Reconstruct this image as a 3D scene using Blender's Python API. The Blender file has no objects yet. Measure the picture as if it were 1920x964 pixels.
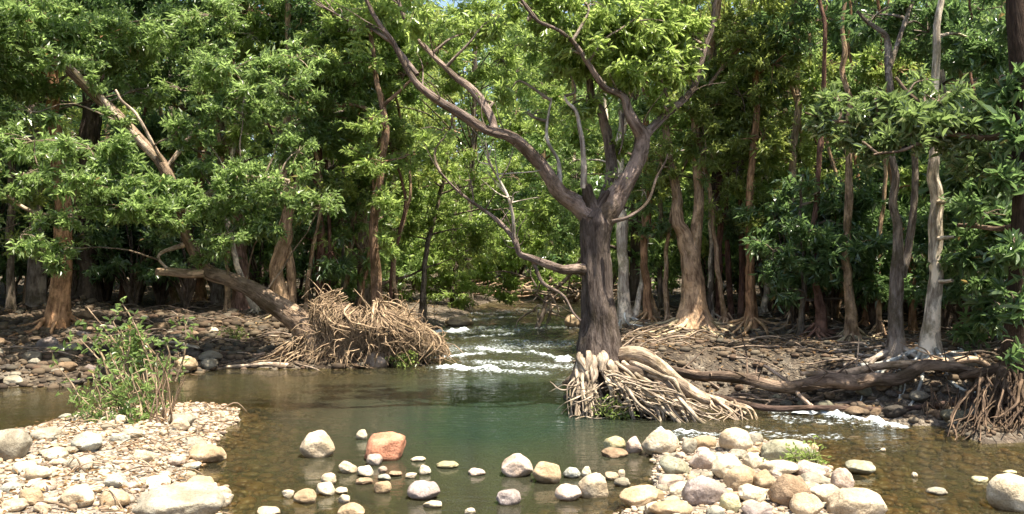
import bpy, bmesh, math, random
import numpy as np
from mathutils import Vector

# ------------------------------------------------------------------ camera, world, sun, exposure
sc = bpy.context.scene
F = 1663.0                      # focal length in pixels of a 1920-wide picture
CX, CY, CH = 960.0, 482.0, 1.5  # principal point, camera height
cam_d = bpy.data.cameras.new('camera'); cam = bpy.data.objects.new('camera', cam_d)
sc.collection.objects.link(cam); sc.camera = cam
cam.location = (0, 0, CH); cam.rotation_euler = (math.radians(90), 0, 0)
cam_d.sensor_width = 36; cam_d.lens = 36 * F / 1920; cam_d.clip_start = 0.05; cam_d.clip_end = 1000

SUN = Vector((0.25, -0.20, 0.92)).normalized()     # direction towards the sun
w = bpy.data.worlds.new('World'); sc.world = w; w.use_nodes = True
nt = w.node_tree; bg = nt.nodes['Background']; sky = nt.nodes.new('ShaderNodeTexSky')
sky.sky_type = 'NISHITA'; sky.sun_disc = False
sky.sun_elevation = math.asin(SUN.z); sky.sun_rotation = math.atan2(SUN.x, SUN.y)
sky.air_density = 1.0; sky.dust_density = 2.5; sky.ozone_density = 1.0
nt.links.new(sky.outputs[0], bg.inputs[0]); bg.inputs[1].default_value = 0.10
sd = bpy.data.lights.new('sun', 'SUN'); sd.energy = 5.0; sd.angle = math.radians(0.5); sd.color = (1.0, 0.92, 0.78)
so = bpy.data.objects.new('sun', sd); sc.collection.objects.link(so)
so.rotation_euler = SUN.to_track_quat('Z', 'Y').to_euler()
vs = sc.view_settings; vs.view_transform = 'Standard'; vs.look = 'None'; vs.gamma = 1.0; vs.use_curve_mapping = False
vs.exposure = 1.62
cy = sc.cycles
cy.max_bounces = 7; cy.diffuse_bounces = 3; cy.glossy_bounces = 3; cy.transmission_bounces = 4
cy.transparent_max_bounces = 8; cy.caustics_reflective = False; cy.caustics_refractive = False
cy.use_denoising = True; cy.use_adaptive_sampling = True; cy.adaptive_threshold = 0.02
cy.sample_clamp_indirect = 6.0; cy.sample_clamp_direct = 14.0

rng = np.random.default_rng(7); random.seed(7)

# ------------------------------------------------------------------ small helpers
def W(px, py, Y):
    return np.array([(px - CX) * Y / F, Y, CH - (py - CY) * Y / F])
def G(px, py, z=0.0):
    Y = (CH - z) * F / (py - CY)
    return ((px - CX) * Y / F, Y)

def hash3(ix, iy, iz):
    h = (ix * 374761393 + iy * 668265263 + iz * 2147483647 + 1013904223) & 0xFFFFFFFF
    h = ((h ^ (h >> 13)) * 1274126177) & 0xFFFFFFFF
    h = (h ^ (h >> 16)) & 0xFFFF
    return h / 32767.5 - 1.0
def vnoise(p):
    p = np.asarray(p, dtype=np.float64)
    i = np.floor(p).astype(np.int64); f = p - i; f = f * f * (3 - 2 * f)
    ix, iy, iz = i[..., 0], i[..., 1], i[..., 2]; fx, fy, fz = f[..., 0], f[..., 1], f[..., 2]
    r = 0
    for dx in (0, 1):
        for dy in (0, 1):
            for dz in (0, 1):
                r = r + hash3(ix + dx, iy + dy, iz + dz) * (fx if dx else 1 - fx) * (fy if dy else 1 - fy) * (fz if dz else 1 - fz)
    return r
def fbm(p, octv=3):
    p = np.asarray(p, float); r = 0; a = 1
    for k in range(octv):
        r = r + a * vnoise(p); p = p * 2.03 + 11.7; a *= 0.5
    return r

def tag(o, label=None, cat=None, group=None, kind=None):
    if label: o['label'] = label
    if cat: o['category'] = cat
    if group: o['group'] = group
    if kind: o['kind'] = kind
    return o
def empty(name, loc, label, cat, group=None):
    o = bpy.data.objects.new(name, None); sc.collection.objects.link(o); o.location = loc
    o.empty_display_size = 0.2
    return tag(o, label, cat, group)
def mesh_obj(name, V, Fc, mat, parent=None, smooth=True, fattr=None, vattr=None, color=None, origin=None, nolink=False):
    """V (N,3), Fc (M,k). World coordinates are kept when parented to an unrotated, unscaled Empty."""
    V = np.asarray(V, dtype=np.float32); Fc = np.asarray(Fc, dtype=np.int32)
    if origin is not None: V = V - np.asarray(origin, dtype=np.float32)
    elif parent is not None: V = V - np.array(parent.location, dtype=np.float32)
    me = bpy.data.meshes.new(name); M, k = Fc.shape
    me.vertices.add(len(V)); me.vertices.foreach_set('co', V.ravel())
    me.loops.add(M * k); me.loops.foreach_set('vertex_index', Fc.ravel())
    me.polygons.add(M); me.polygons.foreach_set('loop_start', np.arange(0, M * k, k, dtype=np.int32))
    me.polygons.foreach_set('loop_total', np.full(M, k, dtype=np.int32))
    me.polygons.foreach_set('use_smooth', np.full(M, smooth, dtype=bool))
    me.update(calc_edges=True)
    for nm, arr in (fattr or {}).items():
        a = me.attributes.new(nm, 'FLOAT', 'FACE'); a.data.foreach_set('value', np.asarray(arr, dtype=np.float32))
    for nm, arr in (vattr or {}).items():
        arr = np.asarray(arr, dtype=np.float32)
        if arr.ndim == 2:
            a = me.attributes.new(nm, 'FLOAT_VECTOR', 'POINT'); a.data.foreach_set('vector', arr.ravel())
        else:
            a = me.attributes.new(nm, 'FLOAT', 'POINT'); a.data.foreach_set('value', arr)
    me.materials.append(mat)
    o = bpy.data.objects.new(name, me)
    if not nolink: sc.collection.objects.link(o)
    if parent is not None: o.parent = parent
    elif origin is not None: o.location = origin
    if color: o.color = (*color, 1)
    return o

# ------------------------------------------------------------------ materials
class N:
    def __init__(s, name):
        s.m = bpy.data.materials.new(name); s.m.use_nodes = True; s.t = s.m.node_tree
        for n in list(s.t.nodes): s.t.nodes.remove(n)
        s.out = s.t.nodes.new('ShaderNodeOutputMaterial')
    def n(s, typ, **kw):
        x = s.t.nodes.new(typ)
        for k, v in kw.items():
            if k.startswith('_'): setattr(x, k[1:], v)
        return x
    def l(s, a, b): s.t.links.new(a, b)
    def set(s, x, key, v):
        if hasattr(v, 'is_linked') or isinstance(v, bpy.types.NodeSocket): s.l(v, x.inputs[key])
        else: x.inputs[key].default_value = v
    def noise(s, vec, scale, detail=3, rough=0.55):
        x = s.n('ShaderNodeTexNoise'); x.inputs['Scale'].default_value = scale; x.inputs['Detail'].default_value = detail
        x.inputs['Roughness'].default_value = rough
        if vec is not None: s.l(vec, x.inputs['Vector'])
        return x.outputs['Fac']
    def vor(s, vec, scale, feature='F1', out='Distance'):
        x = s.n('ShaderNodeTexVoronoi'); x.feature = feature; x.inputs['Scale'].default_value = scale
        if vec is not None: s.l(vec, x.inputs['Vector'])
        return x.outputs[out]
    def ramp(s, fac, stops):
        x = s.n('ShaderNodeValToRGB'); e = x.color_ramp.elements
        while len(e) < len(stops): e.new(0.5)
        for i, (p, c) in enumerate(stops): e[i].position = p; e[i].color = (*c, 1) if len(c) == 3 else c
        s.l(fac, x.inputs[0]); return x.outputs[0]
    def mix(s, fac, a, b, mode='MIX'):
        x = s.n('ShaderNodeMix'); x.data_type = 'RGBA'; x.blend_type = mode
        s.set(x, 0, fac)
        for i, v in ((6, a), (7, b)):
            if isinstance(v, bpy.types.NodeSocket): s.l(v, x.inputs[i])
            else: x.inputs[i].default_value = (*v, 1)
        return x.outputs[2]
    def math(s, op, a, b=0.0, clamp=False):
        x = s.n('ShaderNodeMath'); x.operation = op; x.use_clamp = clamp; s.set(x, 0, a); s.set(x, 1, b); return x.outputs[0]
    def mapr(s, v, a, b, c=0.0, d=1.0):
        x = s.n('ShaderNodeMapRange'); s.set(x, 0, v)
        for i, q in ((1, a), (2, b), (3, c), (4, d)): x.inputs[i].default_value = q
        return x.outputs[0]
    def vscale(s, vec, sc3):
        x = s.n('ShaderNodeMapping'); x.inputs['Scale'].default_value = sc3; s.l(vec, x.inputs[0]); return x.outputs[0]
    def bump(s, h, strength=0.5, dist=0.02, normal=None):
        x = s.n('ShaderNodeBump'); x.inputs['Strength'].default_value = strength; x.inputs['Distance'].default_value = dist
        s.l(h, x.inputs['Height'])
        if normal is not None: s.l(normal, x.inputs['Normal'])
        return x.outputs[0]
    def bsdf(s, color, rough=0.8, normal=None, spec=0.3):
        x = s.n('ShaderNodeBsdfPrincipled'); s.set(x, 'Base Color', color if isinstance(color, bpy.types.NodeSocket) else (*color, 1))
        s.set(x, 'Roughness', rough); x.inputs['Specular IOR Level'].default_value = spec
        if normal is not None: s.l(normal, x.inputs['Normal'])
        return x.outputs[0]
    def attr(s, name, out='Fac'):
        x = s.n('ShaderNodeAttribute'); x.attribute_name = name; return x.outputs[out]
    def done(s, sh): s.l(sh, s.out.inputs[0]); return s.m

def leaf_material(name, dark, light, trans, gloss=0.38, tfac=0.38, spec=0.5):
    q = N(name)
    r = q.attr('rnd')
    obj = q.n('ShaderNodeObjectInfo').outputs['Random']
    c = q.mix(r, dark, light); c = q.mix(q.mapr(r, 0.80, 0.93), c, tuple(min(0.5, x * 1.5 + 0.05) for x in light))
    c = q.mix(q.mapr(obj, 0, 1, 0.0, 0.35), c, q.mix(1.0, c, (1.25, 1.0, 0.6), 'MULTIPLY'))
    c = q.mix(q.mapr(r, 0.075, 0.05), c, (0.30, 0.20, 0.07))   # a few dying leaves
    b = q.bsdf(c, gloss, spec=spec)
    t = q.n('ShaderNodeBsdfTranslucent'); q.l(q.mix(r, tuple(x * 0.6 for x in trans), trans), t.inputs[0])
    mx = q.n('ShaderNodeMixShader'); mx.inputs[0].default_value = tfac; q.l(b, mx.inputs[1]); q.l(t.outputs[0], mx.inputs[2])
    return q.done(mx.outputs[0])

def bark_material(name, rough=0.85, patch=0.5, strength=0.9):
    q = N(name)
    tc = q.attr('tc', 'Vector'); oc = q.n('ShaderNodeObjectInfo').outputs['Color']
    st = q.vscale(tc, (1, 1, 0.16))
    n1 = q.noise(st, 34, 5, 0.65); n2 = q.noise(q.vscale(tc, (1, 1, 0.45)), 9, 4, 0.6); n3 = q.noise(st, 90, 3)
    dark = q.mix(1.0, oc, (0.30, 0.26, 0.24), 'MULTIPLY'); lt = q.mix(1.0, oc, (1.35, 1.32, 1.3), 'MULTIPLY')
    c = q.mix(q.ramp(n1, [(0.36, (0, 0, 0)), (0.62, (1, 1, 1))]), dark, oc)
    lt = q.mix(1.0, oc, (1.75, 1.72, 1.65), 'MULTIPLY')
    c = q.mix(q.math('MULTIPLY', q.mapr(n2, 0.50, 0.60), patch), c, lt)
    n4 = q.noise(q.vscale(tc, (1, 1, 0.7)), 4.0, 5, 0.7)
    c = q.mix(q.math('MULTIPLY', q.mapr(n4, 0.50, 0.38), 0.75), c, q.mix(1.0, dark, (1.0, 1.1, 0.8), 'MULTIPLY'))
    h = q.math('ADD', q.math('MULTIPLY', n1, 1.0), q.math('MULTIPLY', n3, 0.45))
    return q.done(q.bsdf(c, rough, q.bump(h, strength, 0.05), 0.2))

def stone_material():
    q = N('stone')
    inf = q.n('ShaderNodeObjectInfo'); oc = inf.outputs['Color']
    geo = q.n('ShaderNodeNewGeometry'); P = geo.outputs['Position']
    big = q.noise(P, 7, 4, 0.6); fine = q.noise(P, 60, 4, 0.7); sp = q.noise(P, 160, 2, 0.5)
    c = q.mix(q.ramp(big, [(0.40, (0, 0, 0)), (0.6, (1, 1, 1))]), q.mix(1.0, oc, (0.72, 0.68, 0.62), 'MULTIPLY'), q.mix(1.0, oc, (1.14, 1.14, 1.13), 'MULTIPLY'))
    c = q.mix(q.math('MULTIPLY', q.mapr(fine, 0.48, 0.66), 0.6), c, q.mix(1.0, oc, (0.42, 0.38, 0.33), 'MULTIPLY'))
    c = q.mix(q.math('MULTIPLY', q.mapr(sp, 0.62, 0.7), 0.5), c, q.mix(1.0, oc, (0.3, 0.28, 0.26), 'MULTIPLY'))
    z = q.n('ShaderNodeSeparateXYZ'); q.l(P, z.inputs[0])
    wetz = q.math('ADD', z.outputs[2], q.math('MULTIPLY', q.noise(P, 14, 2), 0.03))
    wet = q.mapr(wetz, 0.034, 0.020)
    c = q.mix(q.math('MULTIPLY', wet, 0.62), c, q.mix(1.0, c, (0.42, 0.36, 0.26), 'MULTIPLY'))
    h = q.math('ADD', q.math('MULTIPLY', fine, 0.6), q.math('MULTIPLY', sp, 0.25))
    return q.done(q.bsdf(c, q.mapr(wet, 0, 1, 0.85, 0.3), q.bump(q.math('ADD', h, q.math('MULTIPLY', q.noise(P, 22, 4), 1.5)), 0.6, 0.02), 0.3))

def ground_material():
    q = N('ground')
    geo = q.n('ShaderNodeNewGeometry'); P = geo.outputs['Position']
    soil = q.attr('soil'); z = q.n('ShaderNodeSeparateXYZ'); q.l(P, z.inputs[0])
    wob = q.n('ShaderNodeTexNoise'); wob.inputs['Scale'].default_value = 9; q.l(P, wob.inputs['Vector'])
    P2 = q.n('ShaderNodeVectorMath'); P2.operation = 'MULTIPLY_ADD'; q.l(wob.outputs['Color'], P2.inputs[0]); P2.inputs[1].default_value = (0.09, 0.09, 0.09); q.l(P, P2.inputs[2]); P2 = P2.outputs[0]
    v1 = q.vor(P2, 11); v1c = q.vor(P2, 11, out='Color'); v2 = q.vor(P2, 38); v2c = q.vor(P2, 38, out='Color')
    bw = q.n('ShaderNodeRGBToBW'); q.l(v1c, bw.inputs[0]); bw2 = q.n('ShaderNodeRGBToBW'); q.l(v2c, bw2.inputs[0])
    g1 = q.ramp(bw.outputs[0], [(0.1, (0.15, 0.12, 0.09)), (0.4, (0.33, 0.27, 0.2)), (0.7, (0.44, 0.39, 0.31)), (0.95, (0.27, 0.2, 0.15))])
    g2 = q.ramp(bw2.outputs[0], [(0.1, (0.16, 0.13, 0.1)), (0.5, (0.36, 0.3, 0.23)), (0.9, (0.5, 0.45, 0.37))])
    g = q.mix(q.ramp(q.noise(P, 2.6, 3), [(0.42, (0, 0, 0)), (0.58, (1, 1, 1))]), g1, g2)
    g = q.mix(q.mapr(v1, 0.25, 0.6, 0.0, 0.6), g, (0.10, 0.08, 0.06))
    n = q.noise(P, 5, 6, 0.65)
    s = q.ramp(n, [(0.3, (0.014, 0.010, 0.007)), (0.55, (0.040, 0.028, 0.018)), (0.75, (0.085, 0.062, 0.04))])
    s = q.mix(q.mapr(bw2.outputs[0], 0.72, 0.8, 0, 0.7), s, (0.16, 0.12, 0.075))
    c = q.mix(soil, g, s)
    # creek bed: silt and brown algae on everything under the water line
    bed = q.mapr(z.outputs[2], 0.01, -0.03)
    bc = q.mix(1.0, g, (0.40, 0.33, 0.20), 'MULTIPLY')
    bc = q.mix(q.ramp(q.noise(P, 1.7, 4), [(0.4, (0, 0, 0)), (0.62, (1, 1, 1))]), bc, (0.07, 0.058, 0.026))
    c = q.mix(bed, c, bc)
    h = q.math('SUBTRACT', q.math('MULTIPLY', q.noise(P, 30, 4), 0.4), q.math('MULTIPLY', v2, 0.8))
    h = q.math('SUBTRACT', h, v1)
    return q.done(q.bsdf(c, 0.9, q.bump(h, 0.8, 0.04), 0.2))

def water_material():
    q = N('water')
    geo = q.n('ShaderNodeNewGeometry'); P = geo.outputs['Position']
    dep = q.attr('depth'); foam = q.attr('foam'); rough = q.attr('chop')
    a = q.noise(q.vscale(P, (0.55, 1.7, 1)), 7, 3, 0.55); b = q.noise(q.vscale(P, (0.8, 1.6, 1)), 22, 3, 0.6)
    h = q.math('ADD', q.math('MULTIPLY', a, 1.0), q.math('MULTIPLY', b, 0.22))
    hs = q.math('MULTIPLY', h, q.mapr(rough, 0, 1, 0.20, 2.6))
    bp = q.bump(hs, 1.0, 0.022)
    tr = q.n('ShaderNodeBsdfTransparent'); tr.inputs[0].default_value = (0.80, 0.78, 0.60, 1)
    mur = q.n('ShaderNodeBsdfDiffuse')
    q.l(q.mix(q.mapr(dep, 0.15, 0.75), (0.044, 0.042, 0.024), (0.016, 0.029, 0.020)), mur.inputs[0])
    m1 = q.n('ShaderNodeMixShader')
    k = q.math('SUBTRACT', 1.0, q.math('POWER', 2.718, q.math('MULTIPLY', dep, -4.6)))
    q.l(q.math('MULTIPLY', k, 0.93), m1.inputs[0]); q.l(tr.outputs[0], m1.inputs[1]); q.l(mur.outputs[0], m1.inputs[2])
    fr = q.n('ShaderNodeFresnel'); fr.inputs[0].default_value = 1.33; q.l(bp, fr.inputs['Normal'])
    gl = q.n('ShaderNodeBsdfGlossy'); gl.inputs['Roughness'].default_value = 0.045; q.l(bp, gl.inputs['Normal'])
    m2 = q.n('ShaderNodeMixShader'); q.l(fr.outputs[0], m2.inputs[0]); q.l(m1.outputs[0], m2.inputs[1]); q.l(gl.outputs[0], m2.inputs[2])
    fn = q.noise(q.vscale(P, (0.8, 1.5, 3)), 26, 5, 0.7)
    fm = q.mapr(q.math('ADD', q.math('MULTIPLY', foam, 0.60), q.math('MULTIPLY', fn, 1.3)), 0.90, 1.20)
    wd = q.n('ShaderNodeBsdfDiffuse'); wd.inputs[0].default_value = (0.62, 0.68, 0.70, 1)
    m3 = q.n('ShaderNodeMixShader'); q.l(q.math('MULTIPLY', fm, 0.9), m3.inputs[0]); q.l(m2.outputs[0], m3.inputs[1]); q.l(wd.outputs[0], m3.inputs[2])
    return q.done(m3.outputs[0])

M_BARK = bark_material('bark'); M_PALE = bark_material('smooth_bark', 0.8, 0.9, 0.5)
M_ROOT = bark_material('root_bark', 0.85, 0.8, 0.6)
M_STONE = stone_material(); M_GROUND = ground_material(); M_WATER = water_material()
LF = {
    'fresh': leaf_material('leaf_fresh', (0.080, 0.145, 0.030), (0.250, 0.325, 0.095), (0.54, 0.70, 0.19), 0.36, 0.55, 0.8),
    'mid':   leaf_material('leaf_mid', (0.046, 0.096, 0.024), (0.195, 0.262, 0.090), (0.45, 0.63, 0.20), 0.33, 0.50, 0.8),
    'deep':  leaf_material('leaf_deep', (0.028, 0.070, 0.024), (0.125, 0.188, 0.072), (0.29, 0.46, 0.15), 0.30, 0.42, 0.8),
    'waxy':  leaf_material('leaf_waxy', (0.055, 0.110, 0.035), (0.260, 0.320, 0.160), (0.34, 0.48, 0.15), 0.25, 0.38, 1.0),
    'olive': leaf_material('leaf_olive', (0.064, 0.108, 0.024), (0.220, 0.265, 0.080), (0.54, 0.64, 0.16), 0.4, 0.50, 0.7),
}
M_DRY = leaf_material('dry_leaf', (0.10, 0.060, 0.030), (0.30, 0.20, 0.10), (0.2, 0.12, 0.05), 0.6, 0.15, 0.2)
M_STEM = leaf_material('stem', (0.12, 0.085, 0.05), (0.24, 0.18, 0.10), (0.1, 0.08, 0.04), 0.7, 0.05, 0.2)

# ------------------------------------------------------------------ terrain
POLY_A = [(-12, 7.35)] + [G(*p) for p in ((-300, 815), (0, 817), (90, 802), (180, 772), (300, 763), (370, 760), (440, 769), (450, 790), (425, 815), (418, 850), (390, 880), (350, 892), (352, 905), (425, 925), (440, 1000))] + [(-1.9, 3), (-1.9, -4), (-12, -4)]
POLY_B = [G(*p) for p in ((-700, 735), (0, 728), (100, 727), (200, 712), (330, 702), (420, 691), (540, 692), (700, 690), (806, 687), (808, 668), (796, 640), (850, 618), (882, 604), (872, 596), (900, 588))] + [(-0.6, 25.5), (1.2, 27.2), (4, 28), (12, 29), (25, 32), (25, 300), (-300, 300), (-300, 9)]
POLY_C = [G(*p) for p in ((1105, 598), (1088, 640), (1085, 690), (1064, 720), (1070, 745), (1110, 762), (1180, 764), (1250, 768), (1320, 766), (1400, 764), (1455, 762), (1520, 773), (1600, 785), (1700, 796), (1750, 799), (1850, 836), (1950, 832), (2300, 830))] + [(30, 6.2), (300, 2), (300, 300), (27, 300), (27, 30), (12, 27.4), (4, 26), (2.3, 24.4)]
POLY_D = [G(*p) for p in ((1232, 880), (1226, 852), (1262, 830), (1340, 823), (1420, 826), (1530, 846), (1568, 880), (1604, 915), (1668, 980), (1720, 1100))] + [(2.0, 2.2), (0.9, 2.2)] + [G(*p) for p in ((1130, 1100), (1160, 960), (1222, 928))]
def sdist(poly, X, Y):
    P = np.array(poly); Q = np.roll(P, -1, axis=0); d2 = np.full(X.shape, 1e18); ins = np.zeros(X.shape, bool)
    for (ax, ay), (bx, by) in zip(P, Q):
        ex, ey = bx - ax, by - ay; t = np.clip(((X - ax) * ex + (Y - ay) * ey) / (ex * ex + ey * ey + 1e-12), 0, 1)
        d2 = np.minimum(d2, (X - ax - t * ex) ** 2 + (Y - ay - t * ey) ** 2)
        c = ((ay > Y) != (by > Y)) & (X < (bx - ax) * (Y - ay) / (by - ay + 1e-12) + ax); ins ^= c
    d = np.sqrt(d2); return np.where(ins, d, -d)
def wl(Y):   # water level: the upper reach stands a little higher above the riffle
    Y = np.asarray(Y, float)
    return 0.10 * np.clip((Y - 11.8) / 2.6, 0, 1) + 0.14 * np.clip((Y - 14.4) / 9, 0, 1)
def terrain(X, Y):
    X = np.asarray(X, float); Y = np.asarray(Y, float)
    wx = X + 0.10 * vnoise(np.stack([X * 1.7, Y * 1.7, X * 0 + 3], -1)); wy = Y + 0.10 * vnoise(np.stack([X * 1.7, Y * 1.7, X * 0 + 9], -1))
    a, b, c, d = (sdist(p, wx, wy) for p in (POLY_A, POLY_B, POLY_C, POLY_D))
    P = np.stack([X, Y, X * 0], -1)
    n = fbm(P * 0.9, 3); nf = fbm(P * 3.1 + 5, 3)
    ha = 0.13 * (1 - np.exp(-np.maximum(a, 0) / 0.55)) + 0.010 * np.maximum(a, 0)
    hb = 0.42 * (1 - np.exp(-np.maximum(b, 0) / 1.9)) + 0.02 * np.clip(b, 0, 20)
    tc_ = np.clip((c - 0.36) / 0.55, 0, 1); hc = 0.07 * (1 - np.exp(-np.maximum(c, 0) / 0.12)) + 0.33 * tc_ * tc_ * (3 - 2 * tc_) + 0.02 * np.clip(c, 0, 20)
    hd = 0.10 * (1 - np.exp(-np.maximum(d, 0) / 0.4))
    hill = 0.16 * np.clip(Y - 32, 0, 60) + 0.13 * np.clip(np.abs(X) - 16, 0, 60)  # slope added to shut out sky light behind the wood
    h = np.maximum.reduce([np.where(a > 0, ha, -9), np.where(b > 0, hb, -9), np.where(c > 0, hc, -9), np.where(d > 0, hd, -9)])
    s = np.maximum.reduce([a, b, c, d]); dist = np.maximum(-s, 0)
    px, py = G(930, 765); pool = np.exp(-(((X - px) / 1.25) ** 2 + ((Y - py) / 2.1) ** 2))
    px2, py2 = G(960, 640); pool2 = np.exp(-(((X - px2) / 1.0) ** 2 + ((Y - py2) / 4.5) ** 2))
    bed = -(0.035 + 0.13 * (1 - np.exp(-dist / 0.6)) + 0.95 * pool + 0.22 * pool2) + 0.02 * nf
    land = s > 0
    z = np.where(land, h * (1 + 0.25 * n) + 0.018 * nf, bed) + hill * (1 + 0.15 * n)
    return z + wl(Y) * np.where(land, 1, 1), dict(a=a, b=b, c=c, d=d, s=s)
def gz(x, y): return float(terrain(np.array([x]), np.array([y]))[0][0])
def hit(px, py, water=True, lo=3.5, hi=60):
    ys = np.geomspace(lo, hi, 900); xs = (px - CX) * ys / F; zs = CH - (py - CY) * ys / F
    t, _ = terrain(xs, ys)
    if water: t = np.maximum(t, wl(ys))
    k = np.argmax(zs <= t)
    if not (zs <= t).any(): k = len(ys) - 1
    return np.array([xs[k], ys[k], t[k]])

def axis(segs):
    out = []
    for a, b, s in segs: out.append(np.arange(a, b, s))
    return np.unique(np.round(np.concatenate(out + [[segs[-1][1]]]), 4))
def grid(xs, ys):
    X, Y = np.meshgrid(xs, ys); n, m = X.shape; idx = np.arange(n * m).reshape(n, m)
    f = np.stack([idx[:-1, :-1], idx[:-1, 1:], idx[1:, 1:], idx[1:, :-1]], -1).reshape(-1, 4)
    return X.ravel(), Y.ravel(), f
gx = axis([(-300, -40, 20), (-40, -12, 1.5), (-12, -7, 0.2), (-7, 7, 0.05), (7, 12, 0.2), (12, 40, 1.5), (40, 301, 20)])
gy = axis([(-60, 0, 5), (0, 3, 0.5), (3, 13, 0.045), (13, 20, 0.1), (20, 34, 0.3), (34, 60, 1.5), (60, 301, 15)])
X, Y, f = grid(gx, gy); Z, dd = terrain(X, Y)
soil = np.clip(np.where(dd['c'] > 0, 0.95, 0) + np.where(dd['b'] > 0, 0.9 + np.clip((dd['b'] - 2.2) / 2.0, 0, 1) * 0.3, 0), 0, 1) * (0.85 + 0.3 * vnoise(np.stack([X * 2, Y * 2, X * 0], -1)))  # soil share raised on the banks to put their shade into the colour
tag(mesh_obj('ground', np.stack([X, Y, Z], -1), f, M_GROUND, vattr={'soil': np.clip(soil, 0, 1)}), 'gravelly creek banks and forest floor', None, None, 'structure')

# water
STREAKS = [  # (px, py, px, py, half width in metres, strength) white water
    (806, 634, 866, 629, 0.16, 1.0), (875, 640, 960, 634, 0.10, 0.6), (815, 672, 900, 664, 0.12, 0.75), (900, 658, 1000, 664, 0.14, 0.7),
    (1000, 664, 1062, 672, 0.12, 0.75), (838, 684, 925, 688, 0.16, 1.0), (925, 645, 1050, 650, 0.12, 0.45), (870, 612, 960, 606, 0.16, 0.5),
    (980, 600, 1060, 596, 0.15, 0.45), (830, 650, 880, 655, 0.1, 0.4), (1046, 676, 1064, 676, 0.06, 1.1),
    (1452, 775, 1540, 779, 0.07, 0.85), (1540, 779, 1620, 792, 0.08, 0.85), (1620, 792, 1692, 802, 0.06, 1.0), (1470, 792, 1560, 798, 0.05, 0.5),
    (1240, 810, 1300, 815, 0.05, 1.0), (1300, 815, 1420, 818, 0.04, 0.65), (1400, 806, 1520, 822, 0.07, 0.45), (820, 660, 1060, 650, 0.7, 0.44), (830, 690, 1010, 702, 0.25, 0.52), (900, 676, 1060, 684, 0.3, 0.5), (1260, 815, 1560, 822, 0.16, 0.42), (1460, 785, 1640, 800, 0.12, 0.42), (860, 630, 1060, 622, 0.9, 0.41), (900, 600, 1060, 592, 1.2, 0.38)]
wx_ = axis([(-60, -7, 1.0), (-7, 7, 0.04), (7, 61, 1.0)]); wy_ = axis([(-20, 3, 1.0), (3, 13, 0.03), (13, 20, 0.07), (20, 31, 0.2)])
X, Y, f = grid(wx_, wy_); Zt, dd = terrain(X, Y); Lw = wl(Y)
foam = np.zeros(X.shape)
for x0, y0, x1, y1, hw, st in STREAKS:
    ax, ay = G(x0, y0, 0.05 if y0 < 690 else 0); bx, by = G(x1, y1, 0.05 if y1 < 690 else 0)
    ex, ey = bx - ax, by - ay; t = np.clip(((X - ax) * ex + (Y - ay) * ey) / (ex * ex + ey * ey), 0, 1)
    d = np.hypot(X - ax - t * ex, Y - ay - t * ey) / hw
    foam = np.maximum(foam, st * np.exp(-d * d))
chop = np.clip(np.exp(-((Y - 13.8) / 2.4) ** 2) * (X > -2.2) + 0.5 * (Y > 13) + foam + 0.55 * np.exp(-((X - 2.6) / 1.8) ** 2 - ((Y - 8.0) / 0.75) ** 2), 0, 1)
Pn = np.stack([X * 3.0, Y * 5.0, X * 0], -1)
Zw = Lw + chop * (0.012 * vnoise(Pn) + 0.008 * vnoise(Pn * 2.7)) + 0.035 * foam + 0.045 * foam * vnoise(Pn * 3.3) + 0.03 * foam * vnoise(Pn * 7) + 0.0016 * vnoise(Pn * 1.3)
keep = (Zt < Lw + 0.12)
fk = keep[f].any(axis=1); f = f[fk]
used, inv = np.unique(f, return_inverse=True); f = inv.reshape(-1, 4)
tag(mesh_obj('water', np.stack([X, Y, Zw], -1)[used], f, M_WATER, vattr={'depth': np.clip(Lw - Zt, 0, 3)[used], 'foam': foam[used], 'chop': chop[used]}),
    'clear green brown creek water with small rapids', None, None, 'structure')

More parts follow.
